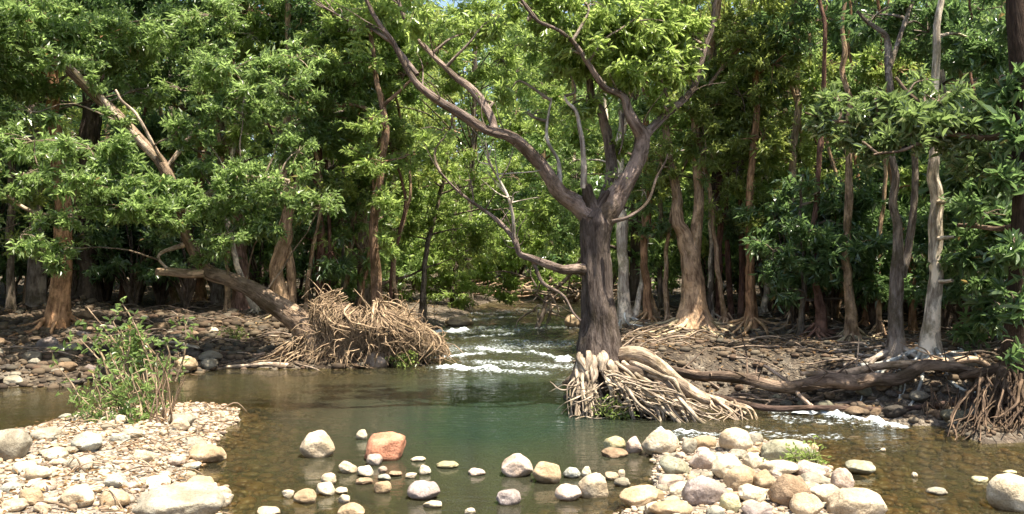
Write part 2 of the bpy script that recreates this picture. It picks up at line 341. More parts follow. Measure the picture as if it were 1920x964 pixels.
# ------------------------------------------------------------------ tubes (trunks, limbs, roots, logs)
def smooth_path(P, R, n):
    P = np.asarray(P, float); R = np.asarray(R, float)
    if len(P) < 3:
        t = np.linspace(0, 1, max(n, 2)); return P[0] + (P[-1] - P[0]) * t[:, None], R[0] + (R[-1] - R[0]) * t
    E = np.vstack([2 * P[0] - P[1], P, 2 * P[-1] - P[-2]]); Rr = np.concatenate([[R[0]], R, [R[-1]]])
    s = np.linspace(0, len(P) - 1 - 1e-6, n); i = s.astype(int); t = (s - i)[:, None]
    a, b, c, d = E[i], E[i + 1], E[i + 2], E[i + 3]
    p = 0.5 * (2 * b + (c - a) * t + (2 * a - 5 * b + 4 * c - d) * t ** 2 + (3 * b - a - 3 * c + d) * t ** 3)
    r = Rr[i + 1] * (1 - t[:, 0]) + Rr[i + 2] * t[:, 0]
    return p, r
class Tubes:
    def __init__(s): s.V = []; s.F = []; s.T = []; s.n = 0
    def add(s, P, R, seg=8, n=None, lump=0.12, lobes=0.0, wig=0.0, cap=False, freq=6.0, seed=None):
        P = np.asarray(P, float)
        L = np.linalg.norm(np.diff(P, axis=0), axis=1).sum()
        if n is None: n = int(np.clip(L / max(np.mean(R) * 1.3, 0.02), 5, 90))
        p, r = smooth_path(P, R, n)
        if wig:
            o = rng.uniform(0, 50, 3)
            q = np.linspace(0, L * 2.2, n)[:, None] + o
            dv = np.stack([vnoise(q + 0), vnoise(q + 17), vnoise(q + 31)], -1)
            p = p + wig * dv * np.sin(np.linspace(0, math.pi * 0.5, n))[:, None]
        T = np.gradient(p, axis=0); T /= np.linalg.norm(T, axis=1)[:, None] + 1e-9
        ref = np.array([0, 1.0, 0.001]) if abs(T[:, 1]).mean() < 0.75 else np.array([1.0, 0, 0])
        A = np.cross(T, ref); A /= np.linalg.norm(A, axis=1)[:, None] + 1e-9; B = np.cross(T, A)
        th = np.linspace(0, 2 * math.pi, seg, endpoint=False); c, sn = np.cos(th), np.sin(th)
        D = A[:, None] * c[None, :, None] + B[:, None] * sn[None, :, None]
        sd_ = rng.uniform(0, 90); arc = np.concatenate([[0], np.cumsum(np.linalg.norm(np.diff(p, axis=0), axis=1))])
        k = 1 + lump * fbm(np.stack([np.broadcast_to(c * 1.3, (n, seg)) + sd_, np.broadcast_to(sn * 1.3, (n, seg)), np.broadcast_to((arc * freq * 0.35)[:, None], (n, seg))], -1), 3)
        if lobes: k = k + lobes * np.abs(np.sin(th * 3.5 + sd_ + arc[:, None] * 1.5)) - lobes * 0.4
        V = p[:, None] + D * (r[:, None] * k)[..., None]
        if cap:
            V = np.concatenate([np.broadcast_to(p[:1, None], (1, seg, 3)), V, np.broadcast_to(p[-1:, None], (1, seg, 3))]); arc = np.concatenate([[arc[0]], arc, [arc[-1]]])
            n += 2; r = np.concatenate([[r[0]], r, [r[-1]]])
        tc = np.stack([np.broadcast_to(c, (n, seg)) * np.mean(r) + sd_, np.broadcast_to(sn, (n, seg)) * np.mean(r), np.broadcast_to(arc[:, None], (n, seg))], -1)
        idx = np.arange(n * seg).reshape(n, seg); nx = np.roll(idx, -1, axis=1)
        f = np.stack([idx[:-1], nx[:-1], nx[1:], idx[1:]], -1).reshape(-1, 4) + s.n
        s.V.append(V.reshape(-1, 3)); s.T.append(tc.reshape(-1, 3)); s.F.append(f); s.n += n * seg
        return p
    def build(s, name, mat, parent=None, color=None, origin=None):
        return mesh_obj(name, np.concatenate(s.V), np.concatenate(s.F), mat, parent, True, vattr={'tc': np.concatenate(s.T)}, color=color, origin=origin)
def pxpath(pts):
    """(px, py, radius px, Y) -> world points and radii"""
    return np.array([W(a, b, y) for a, b, r, y in pts]), np.array([r * y / F for a, b, r, y in pts])
def ground_root(T, x, y, z0, ang, L, r0, seg=6, wander=0.5, lift=0.0, n=9):
    """a surface root: leaves the trunk foot at height z0 and follows the ground outwards"""
    P = []; R = []; a = ang; d = 0
    for i in range(n):
        t = i / (n - 1); xx = x + math.cos(a) * d; yy = y + math.sin(a) * d
        if i: x2 = P[-1][0] + math.cos(a) * L / n; y2 = P[-1][1] + math.sin(a) * L / n; xx, yy = x2, y2
        g = gz(xx, yy)
        z = max(g + r0 * (1 - t) * 0.5 + lift * math.sin(math.pi * min(1, t * 1.1)) * 0.6, (z0 * (1 - t * 3.2) + g * t * 3.2) if t < 0.3 else -9)
        P.append((xx, yy, z)); R.append(r0 * (1 - 0.85 * t) + 0.003); a += rng.uniform(-wander, wander)
        d = 0
    P[-1] = (P[-1][0], P[-1][1], P[-1][2] - 0.04)
    T.add(P, R, seg=seg, n=n * 3, lump=0.2, freq=14)

# ------------------------------------------------------------------ leaves
def leaf_geo(base, dirs, L, wid, upbias=0.6, six=False):
    n = len(base)
    dirs = dirs / (np.linalg.norm(dirs, axis=1)[:, None] + 1e-9)
    rn = rng.normal(size=(n, 3)); nrm = np.array([0.05, -0.35, 1.0]) * upbias + rn * 0.5   # blades turn to the open creek and the light
    nrm -= dirs * (nrm * dirs).sum(1)[:, None]; nrm /= np.linalg.norm(nrm, axis=1)[:, None] + 1e-9
    side = np.cross(dirs, nrm); L = L[:, None]; wd = (wid[:, None])
    tip = base + dirs * L - nrm * L * 0.16
    mid = base + dirs * L * 0.45
    fold = nrm * wd * 0.28
    if not six:
        V = np.stack([base, mid + side * wd * 0.5 + fold, tip, mid - side * wd * 0.5 + fold], 1).reshape(-1, 3)
        i = np.arange(n)[:, None] * 4
        f = np.concatenate([i + [0, 1, 2], i + [0, 2, 3]], 1).reshape(-1, 3); per = 2
    else:
        m2 = base + dirs * L * 0.68 - nrm * L * 0.03; m1 = base + dirs * L * 0.3 + nrm * L * 0.02
        V = np.stack([base, m1 + side * wd * 0.42 + fold, m2 + side * wd * 0.42 + fold, tip, m2 - side * wd * 0.42 + fold, m1 - side * wd * 0.42 + fold], 1).reshape(-1, 3)
        i = np.arange(n)[:, None] * 6
        f = np.concatenate([i + [0, 1, 2], i + [0, 2, 3], i + [0, 3, 4], i + [0, 4, 5]], 1).reshape(-1, 3); per = 4
    rv = np.repeat(np.clip(rng.beta(2, 2, n), 0, 1), per)
    return V, f, rv
class Leaves:
    def __init__(s): s.V = []; s.F = []; s.R = []; s.n = 0; s.tw = []
    def push(s, V, f, r): s.V.append(V); s.F.append(f + s.n); s.R.append(r); s.n += len(V)
    def rosettes(s, C, D, k, L, ratio=0.28, droop=0.3, spread=0.9, upbias=0.6, six=False):
        """k leaves round each twig tip C pointing along D"""
        n = len(C); C = np.repeat(C, k, 0); D = np.repeat(D, k, 0)
        r = rng.normal(size=(n * k, 3)); d = D + r * spread; d[:, 2] -= droop
        back = rng.uniform(0, 1, (n * k, 1)) * L * 2.1
        Ls = L * rng.uniform(0.6, 1.25, n * k)
        V, f, rv = leaf_geo(C - D * back, d, Ls, Ls * ratio * rng.uniform(0.8, 1.2, n * k), upbias, six)
        s.push(V, f, rv)
    def clump(s, c, rad, n_leaves, L, k=6, sprays=None, flat=0.6, **kw):
        """foliage in an ellipsoid, gathered in flattened sprays with gaps between them"""
        c = np.asarray(c, float); rad = np.asarray(rad, float)
        nt = max(3, int(n_leaves / k)); m = sprays or max(3, int(nt / 14))
        u = rng.normal(size=(m, 3)); u /= np.linalg.norm(u, axis=1)[:, None]; u *= rng.uniform(0.25, 1, (m, 1)) ** 0.5
        sc_ = c + u * rad
        sr = np.mean(rad) * rng.uniform(0.28, 0.55, m) * (6 / max(m, 6)) ** 0.33
        which = rng.integers(0, m, nt); v = rng.normal(size=(nt, 3)); v /= np.linalg.norm(v, axis=1)[:, None]; v *= rng.uniform(0, 1, (nt, 1)) ** 0.45
        v[:, 2] *= flat
        C = sc_[which] + v * sr[which][:, None] * 1.25
        C[:, 2] -= 0.25 * (v[:, 0] ** 2 + v[:, 1] ** 2) * sr[which]
        D = (C - sc_[which]); D[:, 2] += 0.05; D += 0.25 * (sc_[which] - c); D /= np.linalg.norm(D, axis=1)[:, None] + 1e-9
        for g_ in range(4):    # leaf size varies from spray to spray
            m_ = (which % 4) == g_
            if m_.any(): s.rosettes(C[m_], D[m_], k, L * rng.uniform(0.72, 1.22), **kw)
        s.tw.append((c, sc_, sr))
        return sc_
    def build(s, name, mat, parent=None, color=None, origin=None):
        return mesh_obj(name, np.concatenate(s.V), np.concatenate(s.F), mat, parent, False, fattr={'rnd': np.concatenate(s.R)}, color=color, origin=origin)

def connect(T, skel, target, r0=0.02, r1=0.006, seg=5):
    """a thin limb from the nearest lower skeleton point to a foliage centre"""
    skel = np.asarray(skel); target = np.asarray(target)
    d = np.linalg.norm(skel - target, axis=1) + np.maximum(0, skel[:, 2] - target[2] + 0.1) * 2.0
    p = skel[np.argmin(d)]; mid = (p + target) / 2; mid[2] += 0.06 * np.linalg.norm(target - p); mid += rng.normal(size=3) * 0.05
    T.add([p, mid, target], [r0, (r0 + r1) / 2, r1], seg=seg, n=8, wig=0.05)

# generic tree built from px paths. stems: list of [(px,py,r,Y)...]; clumps: (px,py,Y,rx,ry,lai)
def px_tree(name, label, cat, stems, clumps, leaf='mid', L=0.11, k=6, bark=M_BARK, color=(0.2, 0.15, 0.11), roots=0, rootlen=0.9,
            group=None, ratio=0.28, flare=0.7, extra=None, lobes=0.1, droop=0.3, six=False, rootr=0.035, upbias=0.6, limbs=True, rootcol=None, branches=(), dens=1.0):
    stems = [[(a, b_, r * 0.74, yy) for a, b_, r, yy in s_] for s_ in stems]; P0, R0 = pxpath(stems[0]); base = P0[0].copy(); g = gz(base[0], base[1])
    root = empty(name, (base[0], base[1], g), label, cat, group)
    T = Tubes(); skel = []
    for i, st in enumerate(stems):
        P, R = pxpath(st)
        if i == 0:
            P[0][2] = min(P[0][2], g) - 0.08
            Pn_, Rn_ = smooth_path(P, R, 26); hgt = Pn_[:, 2] - g
            Rn_ = Rn_ * (1 + 0.7 * flare * np.exp(-np.maximum(hgt, 0) / 0.16))
            p = T.add(Pn_, Rn_, seg=16 if R[0] > 0.05 else 8, n=70, lump=0.24, lobes=lobes, wig=0.05)
        else:
            p = T.add(P, R, seg=9 if R[0] > 0.03 else 6, lump=0.16)
        skel.append(p)
    skel = np.concatenate(skel)
    Lv = Leaves(); leafarea = 0.5 * L * L * ratio
    TB = T
    for c in clumps:
        px, py, Yc, rx, ry, lai = c
        if py < -40: lai *= 0.3
        cc = W(px, py, Yc); rX, rZ = rx * Yc / F, ry * Yc / F
        n = 1.7 * dens * lai * math.pi * rX * rZ / (leafarea * 0.6)
        sp = Lv.clump(cc, (rX, (rX + rZ) * 0.55, rZ), n, L, k=k, ratio=ratio, droop=droop, six=six, upbias=upbias)
        if limbs:
            ss = skel if py > -60 else skel
            connect(TB, ss, cc, 0.022, 0.008)
            for q in sp[:10]: TB.add([cc, (cc + q) / 2 + [0, 0, 0.03], q], [0.008, 0.006, 0.003], seg=4, n=5, wig=0.03)
    T.build('trunk', bark, root, color)
    if Lv.n: Lv.build('crown', LF[leaf], root)
    if roots:
        TR = Tubes(); r0 = R0[0]
        for i in range(roots):
            a = 2 * math.pi * (i + rng.uniform(-0.3, 0.3)) / roots
            ground_root(TR, base[0] + math.cos(a) * r0 * 0.7, base[1] + math.sin(a) * r0 * 0.7, g + rng.uniform(0.05, 0.18), a, rootlen * rng.uniform(0.6, 1.3), rootr * rng.uniform(0.6, 1.3))
        TR.build('roots', M_ROOT, root, rootcol or color)
    return root

# ------------------------------------------------------------------ the leaning creek tree in the middle
HY = 8.9
def hero():
    b = W(1125, 700, HY); root = empty('creek_tree', (b[0], b[1], 0.0), 'dark tree at the water edge, forked limbs over the creek, bare pale roots', 'tree')
    T = Tubes()
    P, R = pxpath([(1124, 790, 52, HY), (1124, 718, 56, HY), (1124, 680, 46, HY), (1124, 615, 34, HY), (1121, 530, 28, HY), (1117, 460, 26, HY), (1119, 418, 30, HY), (1124, 396, 20, HY), (1128, 378, 7, HY)])
    sk = [T.add(P, R, seg=36, n=100, lump=0.24, lobes=0.13, cap=True)]
    
    for a_, b_, r_ in ((1100, 350, 7), (1138, 362, 6)):
        P, R = pxpath([(1118, 404, 22, HY), ((1118 + a_) / 2, 380, r_ * 1.3, HY - .06), (a_, b_, r_, HY - .1), (a_ - 1, b_ - 5, r_ * .5, HY - .1)]); T.add(P, R, seg=12, n=18, lump=0.45, cap=True, freq=14)
    T.build('trunk', M_BARK, root, (0.125, 0.098, 0.082))  # trunk tone lowered, the crown's shade is put into the bark colour
    limbs = [
        [(1120, 432, 30, HY), (1112, 406, 29, HY), (1086, 386, 22, HY), (1052, 362, 18, HY - .1), (1024, 322, 15, HY - .2), (1008, 298, 15, HY - .25), (965, 262, 14, HY - .4), (905, 240, 12.5, HY - .5), (850, 214, 11, HY - .6), (803, 180, 10, HY - .7), (785, 145, 8, HY - .75), (748, 92, 7, HY - .8), (705, 30, 6, HY - .9), (676, -40, 5, HY - .9)],
        [(930, 250, 9, HY - .45), (915, 205, 9, HY - .3), (880, 160, 8.5, HY - .2), (832, 124, 7.5, HY - .1), (790, 80, 6.5, HY), (762, 42, 6, HY), (738, -15, 4, HY)],
        [(783, 140, 6, HY - .75), (722, 62, 4, HY - .6), (660, 38, 3, HY - .5), (590, 10, 2, HY - .4)],
        [(1120, 432, 28, HY), (1134, 402, 28, HY), (1160, 362, 22, HY), (1190, 312, 20, HY), (1204, 262, 19, HY), (1194, 236, 14, HY - .1), (1178, 208, 11, HY - .15), (1166, 182, 9, HY - .2), (1132, 160, 7.5, HY - .3), (1112, 132, 7, HY - .4), (1085, 92, 6, HY - .5), (1050, 62, 5, HY - .6), (1012, 40, 4.5, HY - .7), (976, -10, 3.5, HY - .8)],
        [(1203, 262, 14, HY), (1222, 240, 11, HY + .1), (1252, 214, 10, HY + .2), (1292, 180, 9, HY + .3), (1312, 130, 7, HY + .35), (1332, 60, 6, HY + .4), (1346, -10, 5, HY + .4)],
        [(1128, 402, 22, HY), (1146, 340, 14, HY + .25), (1142, 275, 12.5, HY + .35), (1126, 212, 12, HY + .4), (1106, 145, 9, HY + .45), (1100, 80, 6, HY + .5), (1085, 0, 4, HY + .5)],
        [(1048, 362, 8, HY - .1), (1046, 300, 5, HY), (1030, 250, 4, HY), (1034, 190, 2.5, HY)],
        [(1094, 352, 8, HY - .1), (1092, 275, 6, HY - .2), (1082, 222, 5, HY - .2), (1060, 178, 3, HY - .2)],
        [(1124, 512, 12, HY), (1090, 503, 11, HY - .06), (1055, 502, 9.5, HY - .2), (1020, 494, 8.5, HY - .3), (985, 482, 7.5, HY - .35), (962, 450, 7, HY - .35), (920, 402, 5, HY - .3), (870, 360, 3.5, HY - .2), (828, 322, 2.5, HY - .2)],
        [(1150, 415, 5, HY - .2), (1182, 404, 4, HY - .3), (1214, 376, 4, HY - .3), (1230, 332, 3, HY - .3), (1246, 285, 2, HY - .3)],
        [(964, 455, 4, HY - .35), (962, 400, 3.4, HY - .4), (940, 340, 3, HY - .4), (920, 290, 2, HY - .4)],
        [(1168, 215, 4, HY), (1170, 240, 3, HY - .1), (1160, 290, 2, HY - .1)],
        [(1000, 490, 5, HY - .3), (1020, 530, 4, HY - .3), (1060, 560, 3, HY - .2), (1092, 600, 2.5, HY - .2)],
    ]
    for i, st in enumerate(limbs):
        T = Tubes(); P, R = pxpath(st); R = R * np.linspace(0.86, 0.66, len(R)); sk.append(T.add(P, R, seg=14 if st[0][2] > 10 else 7, lump=0.26, lobes=0.05, wig=0.055, freq=9))
        if i in (0, 1, 2, 3, 4, 5, 8, 10):
            q = sk[-1]
            for k in range(14 if i in (8, 10) else 6):   # side twigs
                j = rng.integers(len(q) // 3, len(q)); d = np.array([rng.normal() * 0.7, rng.normal() * 0.6, rng.uniform(0.2, 1.2)]); l = rng.uniform(0.15, 0.5) * (1 if i in (8, 10) else 1.5)
                T.add([q[j], q[j] + d * l * 0.5 + rng.normal(size=3) * 0.03, q[j] + d * l], [0.007, 0.005, 0.002], seg=4, n=7, wig=0.02)
        T.build('branch', M_PALE if i in (6, 7, 10) else M_BARK, root, (0.42, 0.37, 0.31) if i in (6, 7, 10) else (0.235, 0.18, 0.15))
    # root buttress over the water: a mat of pale bare roots
    T = Tubes()
    def rr(pts, r0, r1=0.006, seg=7, wig=0.03):
        P = np.array([W(a, b_, y) for a, b_, y in pts]); T.add(P, np.linspace(r0, r1, len(P)), seg=seg, n=26, lump=0.25, wig=wig, freq=14)
    for k in range(13):    # right-hand fan, running down to the water
        t = k / 12; sx = 1128 + 60 * t; sy = 690 + 12 * math.sin(k * 2.1); ex = 1150 + 185 * (t ** 0.8) + rng.uniform(-10, 10); ey = 788 + 16 * t
        mx = sx + (ex - sx) * 0.45; my = sy + (ey - sy) * (0.36 + 0.12 * rng.uniform(-1, 1))
        y0 = HY - 0.25; y1 = 8.25 - 0.2 * t
        rr([(sx, sy, y0), (mx, my, (y0 + y1) / 2 - 0.1), ((mx + ex) / 2, (my + ey) / 2 + rng.uniform(-8, 8), y1 + 0.05), (ex, ey + 8, y1)], rng.uniform(0.018, 0.036), 0.012, wig=0.09)
    for k in range(100):
        sx = rng.uniform(1130, 1262); t = (sx - 1135) / 105; sy = 700 + 48 * t + rng.uniform(-8, 20)
        ex = sx + rng.uniform(20, 120); ey = min(sy + rng.uniform(12, 75), 804)
        y0 = rng.uniform(8.15, 8.6); rr([(sx, sy, y0), ((sx + ex) / 2 + rng.uniform(-8, 8), (sy + ey) / 2 - rng.uniform(0, 10), y0 - 0.08), (ex, ey, y0 - 0.1)], rng.choice([0.006, 0.009, 0.013, 0.02]), 0.004, 6, wig=0.09)
    for k in range(26):    # left bundle hanging down into the pool
        sx = rng.uniform(1082, 1120); sy = rng.uniform(672, 720); ex = sx + rng.uniform(-26, 20); y0 = HY - 0.25
        rr([(sx, sy, y0), (sx + rng.uniform(-12, 10), sy + 40, y0 - 0.15), (ex, 775 + rng.uniform(0, 18), y0 - rng.uniform(0.1, 0.35))], rng.uniform(0.010, 0.036), 0.008, wig=0.06)
    for k in range(14):
        sx = rng.uniform(1062, 1110); sy = rng.uniform(725, 750); y0 = HY - 0.35
        rr([(sx + 14, sy - 20, y0), (sx, sy, y0 - 0.1), (sx + rng.uniform(-12, 12), 786, y0 - 0.2)], 0.012, 0.004, 5)
    for k in range(70):    # crossing rootlets
        sx = rng.uniform(1080, 1290); sy = rng.uniform(712 + max(0, sx - 1160) * .35, 790); y0 = rng.uniform(8.2, 8.5); l = rng.uniform(20, 60) * rng.choice([-1, 1])
        rr([(sx, sy, y0), (sx + l * .5, sy + rng.uniform(-6, 14), y0 - .08), (sx + l, min(sy + rng.uniform(0, 26), 800), y0)], rng.uniform(0.005, 0.011), 0.003, 5, wig=0.07)
    for k in range(16):    # knuckled bosses where the roots leave the trunk
        x_ = rng.uniform(1085, 1175); y_ = 668 + abs(x_ - 1128) * 0.35 + rng.uniform(-6, 26); c_ = W(x_, y_, HY - 0.3); e_ = c_ + [rng.normal() * .05, -0.06, -0.12]
        T.add([c_ + [0, .1, .05], c_, e_], [0.03, rng.uniform(.035, .055), 0.02], seg=9, n=12, lump=0.35, cap=True)
    T.build('root_mat', M_ROOT, root, (0.37, 0.30, 0.225))
    # thick arching roots to the right
    T = Tubes(); rr([(1150, 668, HY - .05), (1205, 668, HY - .25), (1262, 712, HY - .35), (1300, 738, HY - .4), (1352, 756, HY - .45), (1398, 780, HY - .5)], 0.10, 0.028, 14, 0.03)
    for k in range(14): rr([(1330 + rng.uniform(0, 50), 742 + rng.uniform(0, 14), 8.45), (1350 + rng.uniform(-20, 60), 768, 8.3), (1345 + rng.uniform(-25, 80), 800 + rng.uniform(-8, 6), 8.15)], 0.016, 0.004, 5)
    T.build('arching_root', M_ROOT, root, (0.36, 0.28, 0.20))
    T = Tubes(); rr([(1140, 690, HY - .2), (1200, 700, HY - .4), (1270, 748, HY - .5), (1330, 790, HY - .6), (1350, 805, HY - .65)], 0.06, 0.02, 10, 0.02)
    for k in range(16):
        s = rng.uniform(1160, 1290); rr([(s, 705 + (s - 1160) * .4, 8.6), (s + 20, 740 + (s - 1160) * .35, 8.5), (s + rng.uniform(0, 50), 800, 8.35)], 0.014, 0.005, 5)
    T.build('arching_root', M_ROOT, root, (0.16, 0.12, 0.09))
    # soil core under the roots
    C = Tubes(); P = [W(1092, 745, 8.85), W(1140, 728, 8.75), W(1220, 765, 8.6), (W(1330, 800, 8.5))]
    C.add(P, [0.17, 0.22, 0.17, 0.08], seg=18, n=30, lump=0.35, cap=True)
    C.build('root_ball', M_ROOT, root, (0.05, 0.036, 0.025))
    # crown
    sk = np.concatenate(sk); TB = Tubes()
    Lv = Leaves(); Lf = 0.10
    CL = [(1130, 70, 9.1, 120, 75, 2.6), (1040, 55, 8.8, 80, 55, 2.0), (1225, 60, 9.2, 80, 70, 2.4), (1275, 130, 9.2, 45, 50, 1.5), (1170, 135, 8.9, 70, 45, 1.9), (1232, 175, 9.0, 45, 30, 1.3),
          (1060, 130, 8.8, 60, 30, 1.3), (1150, -50, 9.2, 170, 60, 1.0), (1000, -60, 8.7, 110, 50, 1.0), (1290, -60, 9.3, 90, 60, 0.9), (780, 20, 8.6, 60, 30, 0.8), (730, -60, 8.2, 110, 50, 2.0),
          (895, 188, 8.7, 40, 22, 1.0), (960, 170, 9.0, 45, 30, 1.0), (1000, 215, 9.2, 50, 25, 0.8), (880, 60, 9.0, 60, 40, 1.2), (830, 245, 8.9, 50, 18, 0.8), (1180, 260, 9.4, 60, 30, 0.7), (850, -60, 9.2, 90, 50, 2),
          (1155, 330, 8.9, 18, 22, 1.2), (990, 20, 8.7, 60, 50, 1.6), (930, 40, 8.8, 50, 40, 1.2), (1300, 60, 9.2, 50, 50, 1.6), (1100, 180, 8.8, 50, 26, 1.2), (1240, 120, 8.9, 50, 40, 1.6), (700, 30, 8.3, 60, 30, 1.0), (660, 60, 8.3, 40, 20, .8), (1080, 90, 8.6, 70, 40, 1.5), (1190, 40, 8.7, 80, 50, 1.6), (1100, 10, 8.7, 100, 40, 1.6)]
    for px, py, Yc, rx, ry, lai in CL:
        cc = W(px, py, Yc); rX, rZ = rx * Yc / F, ry * Yc / F
        n = 1.25 * lai * math.pi * rX * rZ / (0.5 * Lf * Lf * 0.27 * 0.6)
        sp = Lv.clump(cc, (rX, (rX + rZ) * .6, rZ), n, Lf, k=6, ratio=0.25, droop=0.75, upbias=0.6, six=True, spread=0.7)
        connect(TB, sk, cc, 0.018, 0.006)
        for q in sp[:14]: TB.add([cc, (cc + q) / 2 + [0, 0, 0.03], q], [0.007, 0.005, 0.003], seg=4, n=5, wig=0.03)
    TB.build('twigs', M_BARK, root, (0.30, 0.24, 0.19)); Lv.build('crown', LF['fresh'], root)
hero()

# ------------------------------------------------------------------ trees that can be told apart
TAN = (0.50, 0.34, 0.215); GREY = (0.26, 0.215, 0.175); PALE = (0.56, 0.48, 0.38); DARK = (0.105, 0.08, 0.062); ORANGE = (0.46, 0.265, 0.145); RED = (0.22, 0.12, 0.085)  # PALE bark lifted to stand in for sunlight that misses the trunks
def base(px, py): p = hit(px, py, water=False, lo=7); return float(p[1])
# left bank
y = base(108, 608); yA = y
px_tree('forest_tree', 'orange-brown trunk standing on dark cobbles near the left edge, leaves hanging over it', 'tree',
        [[(108, 612, 27, y), (113, 540, 24, y), (120, 460, 21, y), (116, 380, 19, y), (104, 260, 16, y), (100, 160, 14, y), (96, 90, 10, y), (90, -80, 7, y)]],
        [(60, 40, y - 1, 120, 70, 1.9), (190, 70, y - .5, 110, 60, 1.8), (40, 130, y, 60, 36, 1.4), (-100, 60, y - 1, 150, 140, 2.2), (60, -120, y - 1, 260, 110, 2.6)], 'mid', 0.11, color=ORANGE, roots=6, rootlen=0.7)
# the leaning tree with its upturned root plate
def fallen_tree():
    b = G(680, 690); root = empty('fallen_tree', (b[0], b[1] + 0.1, 0.05), 'toppled tree leaning up to the left from a shaggy brown mound of torn-up roots', 'tree')
    FY = 12.4; T = Tubes()
    P, R = pxpath([(600, 650, 30, FY), (562, 604, 22, FY), (520, 574, 18, FY), (478, 546, 16, FY), (432, 524, 14, FY), (388, 508, 13, FY), (366, 474, 11, FY), (345, 432, 9, FY - .1), (330, 370, 10, FY), (306, 312, 11, FY), (262, 262, 10.5, FY), (214, 212, 10, FY), (160, 160, 9, FY), (120, 120, 8, FY), (60, 40, 7, FY), (-20, -60, 5, FY)])
    R[:1] *= 1.1; s1 = T.add(P, R, seg=16, n=120, lump=0.2, lobes=0.1)
    T.build('trunk', M_BARK, root, (0.27, 0.195, 0.135))
    T = Tubes(); P, R = pxpath([(388, 510, 9, FY), (350, 514, 8.5, FY - .2), (318, 511, 8, FY - .3), (292, 510, 7, FY - .4)]); T.add(P, R, seg=10, n=20, cap=True, lump=0.25); T.build('broken_branch', M_PALE, root, (0.42, 0.30, 0.2))
    sk = [s1]
    for st in ([(306, 312, 7, FY), (240, 240, 6, FY - .2), (190, 180, 6, FY - .3), (128, 118, 4, FY - .4)], [(312, 316, 4, FY), (262, 228, 3, FY - .3), (215, 170, 2.5, FY - .4)],
               [(322, 350, 7, FY), (262, 345, 6, FY - .5), (180, 330, 5, FY - .9), (70, 340, 4, FY - 1.2)], [(336, 400, 6, FY), (410, 350, 5, FY - .4), (480, 330, 4, FY - .6), (540, 340, 3, FY - .7)],
               [(310, 318, 5, FY), (370, 240, 4, FY + .1), (430, 180, 3, FY + .1), (500, 120, 2, FY)], [(150, 405, 4, FY - 1), (80, 400, 4, FY - 1), (30, 375, 3, FY - 1.1), (-20, 350, 3, FY - 1.1)],
               [(355, 455, 5, FY), (300, 480, 3, FY - .2), (312, 505, 2, FY - .2)]):
        T = Tubes(); P, R = pxpath(st); sk.append(T.add(P, R, seg=8, lump=0.15, wig=0.04)); T.build('branch', M_PALE, root, (0.42, 0.33, 0.25))
    sk = np.concatenate(sk); Lv = Leaves(); TB = Tubes(); Lf = 0.10
    CL = [(60, 265, 11.2, 80, 42, 2.2), (170, 280, 11.2, 90, 42, 2.2), (40, 330, 11, 80, 36, 2.0), (150, 345, 11, 90, 34, 2.2), (250, 330, 11.3, 75, 42, 2.2), (230, 385, 11.2, 80, 34, 2.2), (320, 395, 11.5, 70, 40, 2.1),
          (110, 410, 11, 60, 26, 1.6), (40, 440, 10.8, 45, 40, 1.3), (120, 470, 11, 38, 40, 1.5), (400, 370, 11.6, 70, 48, 2.2), (470, 330, 11.6, 70, 44, 2.1), (540, 350, 11.7, 55, 40, 1.9), (430, 440, 11.7, 60, 42, 2.1),
          (500, 420, 11.9, 50, 36, 1.6), (560, 285, 12, 60, 36, 1.7), (370, 300, 12, 45, 36, 1.5), (-60, 340, 10.9, 80, 80, 2.0), (385, 480, 12.2, 30, 22, 0.9), (600, 390, 12.3, 40, 40, 1.3),
          (440, 130, 12, 90, 54, 2.1), (520, 170, 12, 80, 50, 2.0), (455, 215, 11.9, 60, 40, 1.8), (520, 245, 12, 50, 26, 1.5), (560, 110, 12.2, 60, 34, 1.4), (130, 110, 11.8, 70, 24, 1.7), (330, 250, 11.8, 40, 30, 1.5), (250, 170, 12.8, 60, 30, 1.4), (400, 210, 11.9, 50, 30, 1.6), (300, 345, 11.6, 50, 30, 1.7), (215, 215, 11.9, 44, 22, 1.3), (170, 150, 11.9, 44, 20, 1.2), (60, 210, 11.8, 60, 24, 1.4), (380, 250, 11.8, 40, 24, 1.4)]
    for i, (px, py, Yc, rx, ry, lai) in enumerate(CL):
        cc = W(px, py, Yc); rX, rZ = rx * Yc / F, ry * Yc / F
        n = 1.6 * lai * math.pi * rX * rZ / (0.5 * Lf * Lf * 0.33 * 0.6)
        sp = Lv.clump(cc, (rX, (rX + rZ) * .6, rZ), n, Lf, k=6, ratio=0.33, droop=0.3, upbias=0.65)
        connect(TB, sk, cc, 0.015, 0.006)
        for q in sp[:10]: TB.add([cc, (cc + q) / 2 + [0, 0, 0.03], q], [0.006, 0.005, 0.003], seg=4, n=5, wig=0.03)
    TB.build('twigs', M_BARK, root, (0.34, 0.27, 0.2)); Lv.build('crown', LF['mid'], root)
    # root plate
    cx, cy_ = G(680, 692)[0], 12.55; RX, RY, RZ = 0.86, 0.55, 0.93
    def surf(u, v):  # u: angle round, v: 0 bottom..1 top
        prof = (1 - v ** 4.2) ** 0.5 * 0.90 + 0.12 + 0.10 * math.sin(u * 2 + 2.2) * (1 - v) + 0.08 * math.sin(v * 7 + u * 2)
        zz = v * RZ * (1 - 0.12 * math.sin(u * 3 + 1)) * (0.90 + 0.13 * math.cos(u - math.pi * 1.15))
        return np.array([cx + math.cos(u) * RX * prof, cy_ + math.sin(u) * RY * prof, zz])
    us = np.linspace(0, 2 * math.pi, 72, endpoint=False); vsq = np.linspace(-0.1, 0.97, 26)
    V = np.array([[surf(u, max(v, 0)) - [0, 0, 0.1 if v < 0 else 0] for u in us] for v in vsq])
